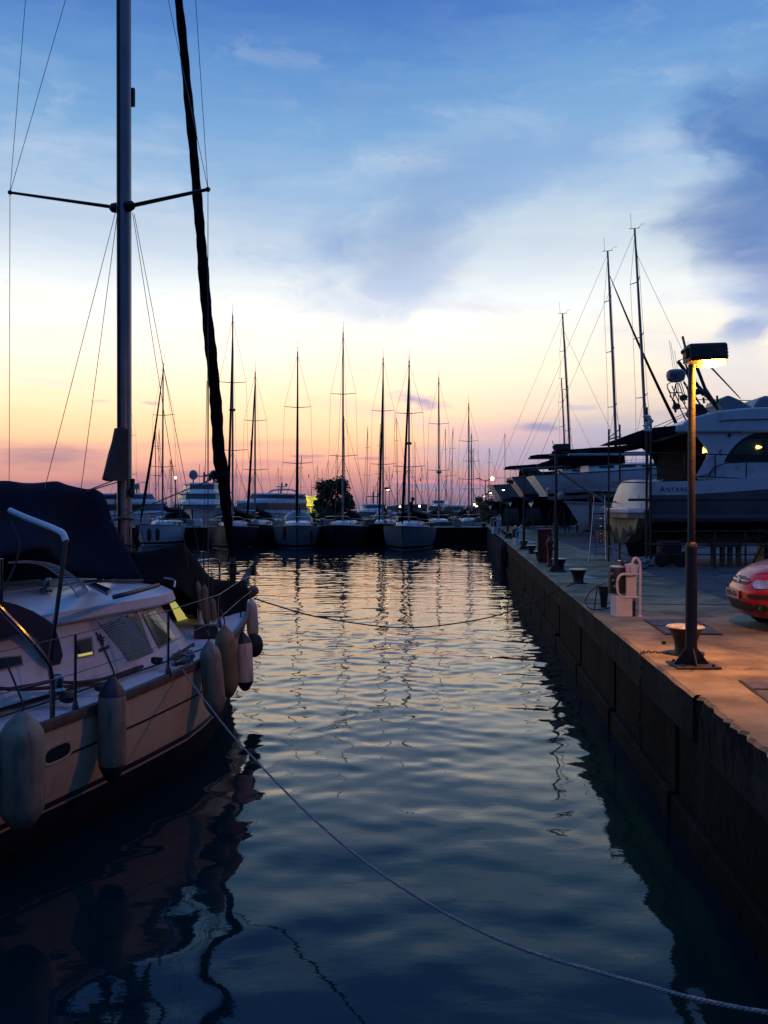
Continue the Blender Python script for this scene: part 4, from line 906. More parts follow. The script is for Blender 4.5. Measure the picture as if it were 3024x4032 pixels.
b = MB(); b.prism([YW(x,y,0)+YY*.2 for x, y in aw], YY*3.7); b.build('aft_awning', M['navy'], yacht, smooth=False)
win = [(2862,1818),(2868,1800),(2885,1775),(2905,1750),(2930,1728),(2958,1712),(2987,1703),(3060,1700),(3300,1700),(3380,1818)]
wf = MB().prism([YW(x,y,0)+YY*.205 for x, y in win], YY*.02).build('side_window', M['trim'], yacht, smooth=False)
wi = [(2897,1788),(2912,1757),(2935,1736),(2960,1727),(3015,1727),(3015,1790)]
MB().prism([YW(x,y,0)+YY*.195 for x, y in wi], YY*.012).build('pane', M['gglass'], wf, smooth=False)
MB().prism([YW(x,y,0)+YY*.195 for x, y in ((3022,1727),(3200,1727),(3240,1790),(3022,1790))], YY*.012).build('pane', M['gglass'], wf, smooth=False)
b = MB(); c = YW(2996,1759,0)+YY*.185; b.lathe([(.012,-.08),(.055,-.06),(.05,.0),(.015,.09)], c, 10, ax=YX); b.build('cabin_lamp', M['litwarm'], wf)
b = MB(); b.ball(YW(2881,1711,0)+YY*.2, .05); b.build('speaker', M['trim'], yacht)
b = MB(); b.ball(YW(2840,1704,0)+YY*.2, .022); b.build('small_light', M['white'], yacht)
b = MB(); b.tube([YW(x,y,0)+YY*.21 for x, y in ((2838,1782),(2846,1767),(2852,1770),(2842,1780),(2851,1786),(2842,1789))], .012, 5); b.build('emblem', M['grey'], yacht)
b = MB(); b.prism([YW(2747,1876,.1), YW(2760,1850,.1), YW(2790,1800,.1), YW(2812,1795,.1), YW(2830,1830,.1), YW(2790,1862,.1)], YY*.1); b.build('side_coaming', M['gel'], yacht)
b = MB()
for pts in ([(2548,1781),(2700,1786),(2870,1791)], [(2560,1870),(2700,1874),(3024,1888)], [(2560,1832),(2700,1836)], [(2790,1877),(2806,1848),(2826,1834),(2915,1820),(3300,1812)]):
    b.tube(cr([YW(x,y,.02) for x, y in pts], 4), .018, 6)
for x, y0, y1 in ((2695,1787,1876),(2816,1791,1880),(2938,1822,1882),(2620,1834,1872),(3060,1815,1884)): b.tube([YW(x,y0,.02), YW(x,y1,.02)], .02, 6)
b.build('side_rail', M['darkm'], yacht)
text('yacht_name', 'Antares', .22, M['ink'], yh, YW(2598,1935,-.02)-ORG[yacht.name], (R(90),0,YR), caps=.78, sp=1.2)
# radar tower, outriggers, seats on top
def yt(par, name, lines, r, m, y=1.2, y2=None):
    b = MB()
    for ln in lines: b.tube([YW(x,y_,y if y2 is None or i % 2 == 0 else y2) for i, (x, y_) in enumerate(ln)], r, 6)
    return b.build(name, m, par)
yt(yacht, 'radar_frame', [[(2640,1506),(2626,1515),(2628,1530),(2640,1548),(2637,1560),(2655,1580),(2678,1610),(2700,1655)], [(2664,1504),(2660,1520),(2663,1540),(2690,1585),(2720,1640)],
    [(2690,1500),(2705,1520),(2712,1580),(2712,1640)], [(2640,1547),(2685,1547)], [(2663,1540),(2645,1578)], [(2672,1508),(2690,1560),(2697,1590)], [(2645,1520),(2672,1585),(2674,1610)], [(2660,1512),(2650,1560)],
    [(2690,1505),(2720,1560),(2745,1640)]], .017, M['darkm'], 1.0)
yt(yacht, 'radar_frame', [[(2668,1508),(2672,1590)], [(2680,1505),(2702,1575)], [(2628,1530),(2660,1600)], [(2645,1607),(2830,1607)], [(2700,1574),(2812,1574),(3024,1579)]], .015, M['darkm'], 2.6)
yt(yacht, 'outrigger', [[(2668,1423),(2720,1490),(2765,1540),(2829,1612)], [(2741,1442),(2775,1530),(2829,1612)]], .055, M['darkm'], 1.6)
yt(yacht, 'outrigger', [[(2668,1423),(2690,1413),(2720,1490)], [(2700,1460),(2735,1560),(2780,1630)]], .03, M['darkm'], 1.6)
yt(yacht, 'derrick_cable', [[(2778,1428),(2905,1560),(2915,1570)], [(2784,1428),(2900,1553),(2908,1562)]], .014, M['wire'], 2.)
yt(yacht, 'awning_stay', [[(2572,1683),(2640,1654),(2712,1620)], [(2600,1688),(2640,1665),(2715,1628)], [(2690,1632),(2706,1662)]], .012, M['darkm'], .6)
for x, y0, y1 in ((2652,1574,1600),(2656,1605,1624),(2768,1565,1588),(2822,1558,1588),(2798,1566,1588)): yt(yacht, 'rod_holder', [[(x,y0),(x+4,y1)]], .035, M['darkm'], 1.4)
for x, y in ((2748,1542),(2772,1546),(2690,1566),(2662,1602)):
    b = MB(); b.lathe([(.02,-.12),(.09,-.08),(.10,.06),(.05,.12)], YW(x,y,1.4), 10, ax=(1,0,.3)); b.build('floodlight', M['darkm'], yacht)
b = MB(); b.prism([YW(x,y,1.5) for x,y in ((2712,1625),(2735,1590),(2765,1592),(2790,1622),(2770,1640),(2720,1640))], YY*.4); b.build('winch_housing', M['darkm'], yacht)
b = MB(); b.lathe([(.16,-.20),(.25,-.14),(.28,-.02),(.27,.10),(.20,.16),(.02,.17)], YW(2660,1478,1.0), 20); rd = b.build('radar_dome', M['grey'], yacht)
text('radar_lettering', 'Ray', .15, M['ink'], rd, YW(2637,1484,.70)-ORG[yacht.name], (R(90),0,YR), off=.004)
yt(yacht, 'aerial', [[(2650,1455),(2634,1340)], [(2659,1455),(2640,1350)], [(2667,1455),(2655,1382)], [(2707,1440),(2708,1346)]], .006, M['wire'], 1.0)
for pts in ([(2832,1588),(2838,1568),(2850,1566),(2856,1560),(2868,1556),(2880,1560),(2912,1574),(2966,1606),(2850,1616)], [(2968,1605),(2980,1580),(2995,1564),(3015,1557),(3060,1560),(3100,1600)]):
    b = MB(); b.prism([YW(x,y,1.2) for x, y in pts], YY*1.4); b.build('seat_cover', M['grey'], yacht, smooth=False, bevel=.08)
# blocks under the yacht
for i, (x, y) in enumerate(((1.2,2.1),(4.2,2.1),(7.5,2.1))):
    b = MB(); b.box(YL(x,y,1.55), (.5,.9,.3), rz=YR); b.box(YL(x,y,1.84), (.4,.7,.26), rz=YR); tag(b.build('keel_block', M['wood'], loc=YL(x,y,1.4), smooth=False), 'timber keel block under the dark hull of the motor yacht', 'block', 'keel blocks under the motor yacht')
def jack(x, y, lab):
    t = local(thing('boat_stand', lab, 'boat stand', YL(x,y,1.4), rng.random(), 'boat stands under the motor yacht'))
    for k in range(3): a = k*2.094; MB().tube([(.05*math.cos(a),.05*math.sin(a),.62), (.36*math.cos(a),.36*math.sin(a),.0)], .028, 6).build('leg', M['rust'], t)
    MB().tube([(0,0,.2),(0,0,1.0)], .022, 6).build('screw_post', M['rust'], t); MB().box((0,0,1.02), (.28,.28,.05), rx=.4).build('pad', M['wood'], t)
jack(1.35,.5,'rusty tripod boat stand under the yacht hull, left of the lit lamp post'); jack(3.5,.5,'rusty tripod boat stand under the yacht hull, above the red car bonnet')
t = local(thing('trestle', 'low wooden trestle under the yacht hull right of the lamp post', 'trestle', YL(2.25,.15,1.4), YR))
MB().box((0,0,.62), (.85,.3,.12)).build('top', M['wood'], t)
for x in (-.36,-.1,.12,.36): MB().box((x,0,.29), (.09,.22,.57)).build('leg', M['wood'], t)
t = local(thing('compressor', 'rusty wheeled machine under the stern of the yacht', 'machine', YL(.55,-.1,1.4), YR))
MB().box((0,0,.55), (.62,.5,.42), bev=.06).build('body', M['rust'], t); MB().box((.02,-.26,.52), (.42,.02,.26), bev=.008).build('panel', M['trim'], t)
for x in (-.25,.27): MB().lathe([(.03,-.05),(.2,-.05),(.23,0),(.2,.05),(.03,.05)], (x,-.22,.23), 16, ax=(0,1,0)).build('wheel', M['rubber'], t)
MB().tube([(-.3,0,.4),(-.75,-.05,.1)], .02, 6).build('drawbar', M['rust'], t)
# scaffold
sc_t = thing('scaffold', 'rusty tube scaffold standing round the stern of the motor yacht', 'scaffold', YL(1,-.5,1.4))
def std(p, ztop, r=.032): MB().tube([Vector((p.x,p.y,1.4)), Vector((p.x,p.y,ztop))], r, 8).lathe([(.08,1.4),(.08,1.412),(.04,1.42)], (p.x,p.y,0), 8).build('standard', M['rust'], sc_t)
zz_ = lambda y, D: EYE-(y-HY)/F*D
for px, yt_, D in ((2397,1690,27.3),(2440,1672,28.2),(2546,1604,24.4),(2562,1660,24.9),(2815,2090,24.2),(2936,2090,24.1),(3150,2090,24.0)):
    std(P(px,2000,D), zz_(yt_,D), .036 if px in (2546,2562) else .03)
def led(pts, r=.024): MB().tube(pts, r, 6).build('ledger', M['rust'], sc_t)
led([P(2474,1968,24.3), P(3300,1964,24.0)], .042); led([P(2548,2093,24.4), P(3300,2090,24.0)]); led([P(2555,2146,24.4), P(3300,2146,24.0)]); led([P(2540,2183,24.4), P(3300,2185,24.0)], .02)
led([P(2397,1730,27.3), P(2442,1718,28.2)]); led([P(2397,1724,27.3), P(2440,1690,28.2)], .016); led([P(2410,1740,27.3), P(2440,1775,28.2)], .016)
led([P(2395,1828,27.3), P(2560,1832,24.9)]); led([P(2395,1898,27.3), P(2548,1900,24.4)]); led([P(2395,1976,27.3), P(2446,1976,28.2)]); led([P(2394,2150,27.3), P(2500,2200,25)], .022)
led([P(2548,2150,24.4), P(2640,2145,24.9), P(2740,2168,24.9)], .014); led([P(2740,2160,24.9), P(2815,2146,24.2)], .014); led([P(2555,1840,24.4), P(2546,1900,24.4)])
for px in (2860,2990): led([P(px,2093,24.2), P(px,2146,24.2)], .014)
b = MB(); r_ = random.Random(8)
for k in range(7):
    c = P(2550+r_.uniform(-8,12), 1640+k*9, 24.35); b.ball(c, .06, 8, 5, (1.2+r_.random(),1,.6+.6*r_.random()))
tag(b.build('rag', M['white'], loc=P(2550,1680,24.35)), 'white rags wrapped round the tall scaffold tube', 'rag')
b = MB()
for k in range(5): b.ball(P(2548+r_.uniform(-14,14), 2232-6*k, 24.0), .09, 8, 5, (1.3,1,.7))
tag(b.build('plastic_bag', M['grey'], loc=P(2548,2235,24.0)), 'crumpled pale bag at the foot of the tall scaffold tube', 'bag')
# step ladder
t = thing('step_ladder', 'aluminium step ladder standing left of the motor yacht stern', 'ladder', G(2355,2212))
for x0, x1 in ((2338,2319),(2382,2387)): MB().tube([P(x0,1990,27.4), P(x1,2213,26.9)], .022, 6).build('rail', M['steel'], t)
for k, y in enumerate((2022,2052,2085,2118,2150,2180,2205)):
    u = (y-1990)/223; MB().tube([P(2338-19*u,y,27.3-.4*u), P(2382+5*u,y,27.3-.4*u)], .018, 6).build('rung', M['steel'], t)
MB().tube(cr([P(2338,1990,27.4), P(2340,1952,27.4), P(2350,1945,27.5), P(2372,1944,27.6), P(2381,1952,27.6), P(2382,1990,27.4)], 4), .016, 6).build('handrail', M['steel'], t)
for x0, x1 in ((2345,2346),(2388,2408)): MB().tube([P(x0,1996,27.7), P(x1,2190,29.6)], .018, 6).build('rear_leg', M['steel'], t)
# ------------------------------------------------------------------ cars
def car(name, label, loc, rz, paint, plate_txt=None):
    t = local(thing(name, label, 'car', loc, rz, None)); Lh, W = 1.90, .83
    Z = [.20,.26,.34,.44,.54,.60,.66,.72,.77]
    xf = lambda z: float(np.interp(z, Z, [.17,.07,.03,.01,0,.02,.075,.11,.16])); xr = lambda z: 3.82-float(np.interp(z, Z, [.2,.1,.05,.02,0,.01,.03,.05,.06]))
    hw = lambda z: float(np.interp(z, Z, [.74,.79,.81,.825,.83,.825,.815,.80,.775]))
    def rp(th, z, off=0., lift=0.):
        c, s = math.cos(th), math.sin(th); p = 3.4; e = 2/p; A = (Lh-xf(z)+off) if c > 0 else (xr(z)-Lh+off)
        x = Lh - A*math.copysign(abs(c)**e, c); y = (hw(z)+off)*math.copysign(abs(s)**e, s); return Vector((x, y, z+lift))
    N = 72; TH = [2*math.pi*k/N for k in range(N)]
    belt = lambda x: .775+.26*(1-math.exp(-max(0,x-.15)/.75)) if x < 1.3 else .98
    b = MB(); rows = [[rp(th, z) for th in TH] for z in Z]
    for ins, dz in ((.95,.02),(.86,.045),(.6,.06),(.2,.065)):
        row = []
        for th in TH:
            p = rp(th, .77); q = Vector((1.9+(p.x-1.9)*(.5+.5*ins) if ins > .5 else 1.9+(p.x-1.9)*(ins+.1), p.y*ins, 0)); q.z = belt(q.x)+dz*(1-.0); row.append(q)
        rows.append(row)
    for i, th in enumerate(TH): 
        rows[8][i].z = belt(rows[8][i].x)
        rows[7][i].z = .72+.6*(rows[8][i].z-.77)
    b.loft(rows, True, True); body = b.build('body', paint, t)
    g = MB(); gl = [(.86,.98,.74),(1.35,1.30,.66),(1.62,1.44,.6),(2.1,1.49,.58),(2.9,1.47,.57),(3.45,1.36,.56),(3.74,1.0,.70)]
    for x, z, w in gl: pass
    rings = []
    for u, (x0, x1, w, z) in enumerate(((.98,3.78,.75,.96),(1.28,3.70,.70,1.18),(1.5,3.52,.62,1.38),(1.75,3.3,.52,1.46),(2.1,2.9,.2,1.485))):
        r = []
        for th in TH:
            c, s = math.cos(th), math.sin(th); cx, A = (x0+x1)/2, (x1-x0)/2; r.append(Vector((cx-A*math.copysign(abs(c)**.55, c), w*math.copysign(abs(s)**.55, s), z)))
        rings.append(r)
    g.loft(rings[:3], True); g.build('windows', M['glass'], t); MB().loft(rings[2:], True, True).build('roof', paint, t)
    for sd in (-1, 1): MB().tube([rp(sd*(.25+.06*k), .80, .001)+Vector((0,0,belt(rp(sd*(.25+.06*k), .77).x)-.80+.004)) for k in range(20)], .004, 4).build('bonnet_gap', M['trim'], body)
    for y in (-.76,.76):
        for x in (.74, 3.05):
            w = MB().lathe([(.12,-.1),(.26,-.1),(.292,-.07),(.292,.07),(.26,.1),(.12,.1)], (x, y*.99, .29), 22, ax=(0,1,0)).build('wheel', M['rubber'], t)
            MB().lathe([(.02,-.012),(.17,-.012),(.185,.0),(.17,.012),(.02,.012)], (x, y*1.12, .29), 16, ax=(0,1,0)).build('rim', M['steel'], w)
            MB().lathe([(.30,-.07),(.325,-.07),(.325,.07),(.30,.07)], (x, y*.985, .29), 22, ax=(0,1,0)).build('wheel_arch', M['trim'], body)
    def patch(nm, t0, t1, z0, z1, m, off=.006, nu=14, nv=6, par=body, z0b=None, z1b=None, round_=0.):
        rows = []
        for j in range(nv+1):
            row = []
            for i in range(nu+1):
                u, v = i/nu, j/nv; a = z0+((z0b if z0b is not None else z0)-z0)*u; c = z1+((z1b if z1b is not None else z1)-z1)*u
                if round_: k = (1-min(1, u/round_))**2, (1-min(1, (1-u)/round_))**2; h = (c-a)*.5*max(*k)*.9; a += h; c -= h
                row.append(rp(t0+(t1-t0)*u, a+(c-a)*v, off))
            rows.append(row)
        return MB().grid(rows).build(nm, m, par)
    for sd in (-1, 1):
        patch('headlight', sd*.31, sd*1.06, .60, .755, M['head'], .010, 18, 8, body, .645, .83, .22)
        hl = patch('headlight_rim', sd*.295, sd*1.08, .588, .767, M['trim'], .005, 18, 8, body, .633, .842, .22)
        for th, z, r in ((.62,.69,.05),(.80,.715,.045)):
            c = rp(sd*th, z, .012); MB().ball(c, r, 12, 7, (.5,1,1)).build('bulb', M['chrome'], hl)
        patch('bumper_strip', sd*.30, sd*1.30, .475, .53, M['trim'], .012, 16, 3, body, None, None, .12)
        patch('fog_recess', sd*.40, sd*.66, .30, .40, M['trim'], .004, 8, 5, body, None, None, .3); c = rp(sd*.55, .35, .006); MB().lathe([(.01,-.01),(.05,-.01),(.055,.01),(.01,.014)], c, 14, ax=(-1,sd*.5,0)).build('fog_lamp', M['glass'], body)
        patch('sill_strip', sd*1.7, sd*2.4, .30, .36, M['trim'], .006, 10, 2)
        MB().box((3.80, sd*.60, .80), (.08,.2,.3), bev=.02).build('tail_light', M['red'], t)
        MB().box((1.42, sd*.86, 1.02), (.1,.16,.12), bev=.03).build('wing_mirror', paint, t)
    gr = patch('grille', -.24, .24, .645, .745, M['trim'], .006, 14, 5, body, None, None, .12)
    patch('grille_bar', -.235, .235, .684, .705, paint, .018, 14, 2, gr)
    em = rp(0, .695, .026); b = MB(); b.tube([em+Vector((0,.05*math.cos(a),.032*math.sin(a))) for a in [k*math.pi/8 for k in range(17)]], .006, 6); b.tube([em+Vector((0,-.02,-.022)), em+Vector((0,-.012,.022))], .006, 5); b.tube([em+Vector((0,.012,-.022)), em+Vector((0,.02,.022))], .006, 5); b.tube([em+Vector((0,-.016,-.004)), em+Vector((0,.016,.004))], .006, 5); b.build('badge', M['chrome'], gr)
    patch('lower_grille', -.42, .42, .285, .405, M['trim'], .005, 20, 5, body, None, None, .08)
    pl = MB(); pc = rp(0, .50, .02); pl.box(pc, (.012,.52,.115), bev=.003); po = pl.build('number_plate', M['platew'], t)
    if plate_txt:
        text('plate_lettering', plate_txt, .10, M['trim'], po, pc + Vector((-.0085,0,0)), (R(90),0,R(-90)), center=True)
    return t
car('parked_car', 'red hatchback parked on the quay at the right edge, front turned to the water', (4.93,12.10,1.40), R(-5), M['carp'], 'YHX·4176')
car('parked_car', 'silver car parked under the hulls in the far boatyard', (13.9,62.0,1.40), R(-8), M['silver'])
# ------------------------------------------------------------------ sailboats, motor boats
BT = [(0,.74),(.15,.9),(.4,1),(.6,.96),(.75,.76),(.87,.46),(.95,.2),(1,.015)]
def sailboat(label, loc, hdg, L, B, fb, H, hm, group, lean=0., keel=False, tent=False, hood=M['black'], genoa=True, mx=.56, spr=2, sugar=0., cover=M['black'], mr=.085, name='sailboat', cat='sailboat', pitch=0., flag=None, radar=None, hullup=0., dark_rig=True, ground=1.4):
    t = local(thing(name, label, cat, loc, R(90-hdg), group)); t.rotation_euler = (R(lean), R(-pitch), R(90-hdg))
    X = [L*i/16 for i in range(17)]; hbm = lambda x: itp(BT, x/L)*B/2; sz = lambda x: fb*(1+.22*(x/L)**2); rk = lambda x, q: -(1-q)*fb*.75*max(0, (x/L-.72)/.28)
    S = [(1,1),(.75,.985),(.5,.96),(.25,.91),(0,.82),(-.22,.62),(-.42,.02)]
    b = MB(); rows = []
    for x in X:
        h = hbm(x); r = [(x+rk(x, max(q,0))+(sugar*(1-q) if x == 0 and q >= 0 else 0)*-1, h*w, sz(x)*q) for q, w in S]; rows.append(r + [(a, -y, z) for a, y, z in reversed(r[:-1])])
    b.loft(rows, False); b.add(rows[0], [tuple(range(len(rows[0])))]); hull = b.build('hull', hm, t)
    b = MB()
    for sd in (1,-1): b.loft([[(x+rk(x,q)+(-sugar*(1-q) if x == 0 else 0), sd*(hbm(x)*w+.006), sz(x)*q) for q, w in ((.16,.885),(.06,.85))] for x in X], False)
    b.build('boot_stripe', M['anti'], hull)
    if keel:
        b = MB()
        for sd in (1,-1): b.loft([[(x+rk(x,0), sd*(hbm(x)*w+.008), sz(x)*q) for q, w in ((.04,.835),(-.22,.63),(-.42,.04))] for x in X], False)
        b.build('bottom_paint', M['anti'], hull)
        kz = ground-loc[2]+.12; b = MB(); b.loft([[(L*.56,.12,-.35),(L*.44,.16,-.35),(L*.36,.02,-.35),(L*.44,-.16,-.35),(L*.56,-.12,-.35)],[(L*.54,.1,kz),(L*.45,.14,kz),(L*.38,.02,kz),(L*.45,-.14,kz),(L*.54,-.1,kz)]], True, True); b.build('keel', M['anti'], t)
        b = MB(); b.prism([(.5,-.04,-.2),(1.1,-.04,-.25),(1.0,-.04,kz+.5),(.6,-.04,kz+.5)], (0,.08,0)); b.build('rudder', M['anti'], t)
        for x in (.25,.68):
            for sd in (1,-1): b = MB(); b.tube([(L*x, sd*hbm(L*x)*.8, -.0), (L*x, sd*(hbm(L*x)+.3), ground-loc[2])], .05, 6); b.tube([(L*x, sd*hbm(L*x)*.85, -.25), (L*x-.6, sd*(hbm(L*x)+.1), ground-loc[2])], .04, 6); b.build('prop', M['rust'], t)
    b = MB(); b.grid([[(x+.0, hbm(x)*k/3*.985, sz(x)-.02+.06*(1-(k/3)**2)) for k in range(-3,4)] for x in X]); b.build('deck', M['deck'], t)
    b = MB()
    for sd in (1,-1): b.tube([(x, sd*hbm(x), sz(x)+.02) for x in X], .03, 4)
    b.build('toe_rail', M['darkm'], t)
    rw = lambda s, z: [(L*.26,-s*B*.30,z),(L*.5,-s*B*.29,z),(L*.66-.25*(1-s)*4,-s*B*.17,z),(L*.70-.25*(1-s)*4,0,z),(L*.66-.25*(1-s)*4,s*B*.17,z),(L*.5,s*B*.29,z),(L*.26,s*B*.30,z)]
    b = MB(); b.loft([rw(1,fb*1.02), rw(.97,fb*1.06+.16), rw(.9,fb*1.06+.40), rw(.6,fb*1.06+.48)], True, True); cr_ = b.build('coachroof', M['gel'], t)
    for sd in (1,-1):
        for x0, x1 in ((.31,.38),(.41,.48),(.51,.57)): MB().box((L*(x0+x1)/2, sd*B*.283, fb*1.06+.26), (L*(x1-x0),.05,.13), rx=-sd*.1).build('cabin_window', M['glass'], cr_)
    dz = fb*1.1; mz = L*mx
    b = MB(); b.tube([(mz,0,dz), (mz-.004*H,0,dz+(H-dz)*.5), (mz-.012*H,0,H)], [mr, mr*.95, mr*.62], 8); mast = b.build('mast', M['alu'], t)
    mp = lambda u: Vector((mz-.012*H*u*u, 0, dz+(H-dz)*u))
    b = MB(); b.tube([mp(1)+Vector((-.35,0,.02)), mp(1)+Vector((.32,0,.05))], .02, 4); b.tube([mp(1)+Vector((.25,0,.05)), mp(1)+Vector((.45,.05,.30)), mp(1)+Vector((.65,.05,.30))], .012, 4); b.tube([mp(1)+Vector((-.2,0,0)), mp(1)+Vector((-.22,0,.95))], .01, 4); b.build('wind_vane', M['wire'], mast)
    us = (.36,.68) if spr == 2 else (.52,) if spr == 1 else (.3,.55,.78)
    for u in us:
        for sd in (1,-1): MB().tube([mp(u), mp(u)+Vector((-.18, sd*B*.30*(1.12-.35*u), .10))], [.035,.025], 6).build('spreader', M['alu'], mast)
    if radar: b = MB(); b.lathe([(.22,-.1),(.27,0),(.2,.1),(.02,.12)], mp(radar)+Vector((.33,0,0)), 12); b.box(mp(radar)+Vector((.15,0,-.06)),(.3,.08,.04)); b.build('radar_dome', M['grey'], mast)
    for sd in (1,-1):
        b = MB(); pts = [Vector((mz-.15, sd*hbm(mz), sz(mz)))] + [mp(u)+Vector((-.18, sd*B*.30*(1.12-.35*u), .10)) for u in us] + [mp(.985)]; b.tube(pts, .011, 4)
        b.tube([Vector((mz+.3, sd*hbm(mz)*.96, sz(mz))), mp(us[0])], .010, 4); b.tube([Vector((mz-.6, sd*hbm(mz)*.96, sz(mz))), mp(us[0])], .010, 4); b.build('shroud', M['wire'], t)
    b = MB(); b.tube([mp(.99), Vector((.15,0,sz(0)))], .010, 4); b.build('backstay', M['wire'], t)
    f0 = Vector((L*.975, 0, sz(L)+.2)); f1 = mp(.96 if not keel else .9)
    if genoa:
        pts = [f0.lerp(f1, u) + Vector((-.10*math.sin(u*math.pi)*2,0,0)) for u in [i/10 for i in range(11)]]; MB().tube(pts, [.05,.115,.12,.11,.10,.09,.08,.07,.06,.045,.02], 6).build('furled_headsail', cover, t)
    else: MB().tube([f0, f1], .012, 4).build('forestay', M['wire'], t)
    bz = dz+1.05; bo = MB(); bo.tube([(mz-.1,0,bz), (L*.10,0,bz+.12)], .07, 6); boom = bo.build('boom', M['alu'], t)
    pts = [(mz-.02,0,bz+.75),(mz-.35,0,bz+.45),(L*.42,0,bz+.26),(L*.26,0,bz+.24),(L*.11,0,bz+.2)]; MB().tube(cr(pts,4), [.12+.0*i for i in range(4)]+[.20]*4+[.19]*4+[.16]*4+[.1], 8).build('sail_cover', cover, boom)
    b = MB(); ww = B*.30; z0 = fb*1.06+.40
    rows = [[Vector((x, ww*k*math.cos(q) , z0+h*math.sin(q))) for q in [i*math.pi/10 for i in range(11)]] for x, k, h in ((L*.22,1.05,.95),(L*.27,1.04,.98),(L*.33,.95,.75),(L*.37,.85,.15))]
    b.grid(rows); b.build('sprayhood', hood, t)
    if tent:
        b = MB(); rows = [[Vector((x, y, bz+.15-.35*abs(y/(B*.42))**1.3+.04*math.sin(x*3))) for y in [B*.42*k/4 for k in range(-4,5)]] for x in (L*.05,L*.15,L*.25,L*.35,L*.45)]; b.grid(rows); b.build('awning', hood, t, thick=.03)
    b = MB(); hb9 = hbm(L*.86); b.tube(cr([(L*.84, hb9*1.05, sz(L)+.0), (L*.85, hb9, sz(L)+.6), (L*1.0, .12, sz(L)+.68), (L*1.0,-.12, sz(L)+.68), (L*.85,-hb9, sz(L)+.6), (L*.84,-hb9*1.05, sz(L)+.0)], 5), .022, 5); b.build('pulpit', M['steel'], t)
    b = MB()
    for sd in (1,-1):
        for x in (.02,.2,.4,.6,.75): b.tube([(L*x, sd*hbm(L*x)*.97, sz(L*x)), (L*x, sd*hbm(L*x)*.97, sz(L*x)+.6)], .015, 5)
        b.tube([(L*x, sd*hbm(L*x)*.97, sz(L*x)+.6) for x in (.02,.2,.4,.6,.75,.86)], .01, 4)
    b.build('guard_rail', M['steel'], t)
    if flag:
        p = mp(us[0])+Vector((-.18, B*.22, -1.0)); b = MB(); b.grid([[p+Vector((x, .04*math.sin(x*9+z*4), z-.5*x)) for z in (0,.12,.24)] for x in (0,.12,.24,.36)]); b.build('courtesy_flag', M['red'], t, thick=.006)
    return t
FLEET = 'sailboats moored along the far pier'
def at_pier(mpx, mtop, D, hullm, label, dm=5.2, hdg=180, L=11.6, B=3.7, fb=1.45, **k):
    """a boat whose mast stands at a photo column, bow towards us"""
    m = P(mpx, 2000, D+dm); H = EYE-(mtop-HY)/F*(D+dm); u = Vector((math.sin(R(hdg)), math.cos(R(hdg)), 0)); mx = k.pop('mx', .56)
    o = Vector((m.x, m.y, 0)) - u*L*mx; return sailboat(label, (o.x,o.y,0), hdg, L, B, fb, H, hullm, FLEET, mx=mx, **k)
at_pier(640, 1432, 69, M['gel'], 'white sailboat with black fenders behind the near mast at the pier', hdg=188, L=11)
at_pier(916, 1240, 63, M['dhull'], 'black-hulled sailboat with a tall mast just right of the furled headsail', hdg=174, L=12.5, B=4, radar=.55, tent=True)
at_pier(1004, 1464, 69, M['dhull'], 'dark sailboat with a short mast, between the black hull and the grey bow', hdg=180, L=10.5, genoa=True)
at_pier(1172, 1384, 64, M['grey'], 'grey-hulled sailboat with a big grey sprayhood, left of the round tree', hdg=175, L=12, B=4, hood=M['grey'], flag=1)
at_pier(1350, 1308, 66, M['dhull'], 'black-hulled sailboat with the tallest far mast, beside the round tree', hdg=184, L=12.5, B=4, genoa=False)
at_pier(1508, 1408, 71, M['navy'], 'sailboat with a mast close to the lit pier lamp, teal sprayhood', hdg=184, L=11, hood=M['bhull'], flag=1)
at_pier(1610, 1418, 62, M['grey'], 'grey-hulled sailboat with bow towards us, person standing on its deck', hdg=187, L=12.5, B=4.1, tent=True, hood=M['navy'], radar=.5, flag=1)
at_pier(1728, 1486, 79, M['bhull'], 'sailboat with a lone dark mast right of the person', hdg=180, L=11, radar=.35, genoa=False)
at_pier(1846, 1588, 84, M['gel'], 'white sailboat behind the pier end, thin mast left of the floodlight', hdg=180, L=10, genoa=False)
at_pier(1857, 1708, 98, M['gel'], 'smaller white sailboat with a paler mast behind the pier end', hdg=180, L=9, genoa=False)
at_pier(505, 1560, 110, M['gel'], 'white sailboat half hidden behind the near mast, beyond the pier', hdg=180, L=11)
for i, (px, top) in enumerate(((690,1430),)): pass
fl = MB()
for k, (px, py, D) in enumerate(((540,2090,66.5),(587,2106,66.0),(620,2104,66.2),(1120,2098,61.0),(1226,2110,60))):
    c = P(px, py, D); b = MB(); b.lathe([(.02,-.5),(.14,-.42),(.17,-.2),(.17,.25),(.13,.42),(.02,.5)], c, 10); tag(b.build('boat_fender', M['rubber'], loc=c), 'black fender hanging on the bow of a boat at the far pier', 'fender', 'black fenders at the far pier')
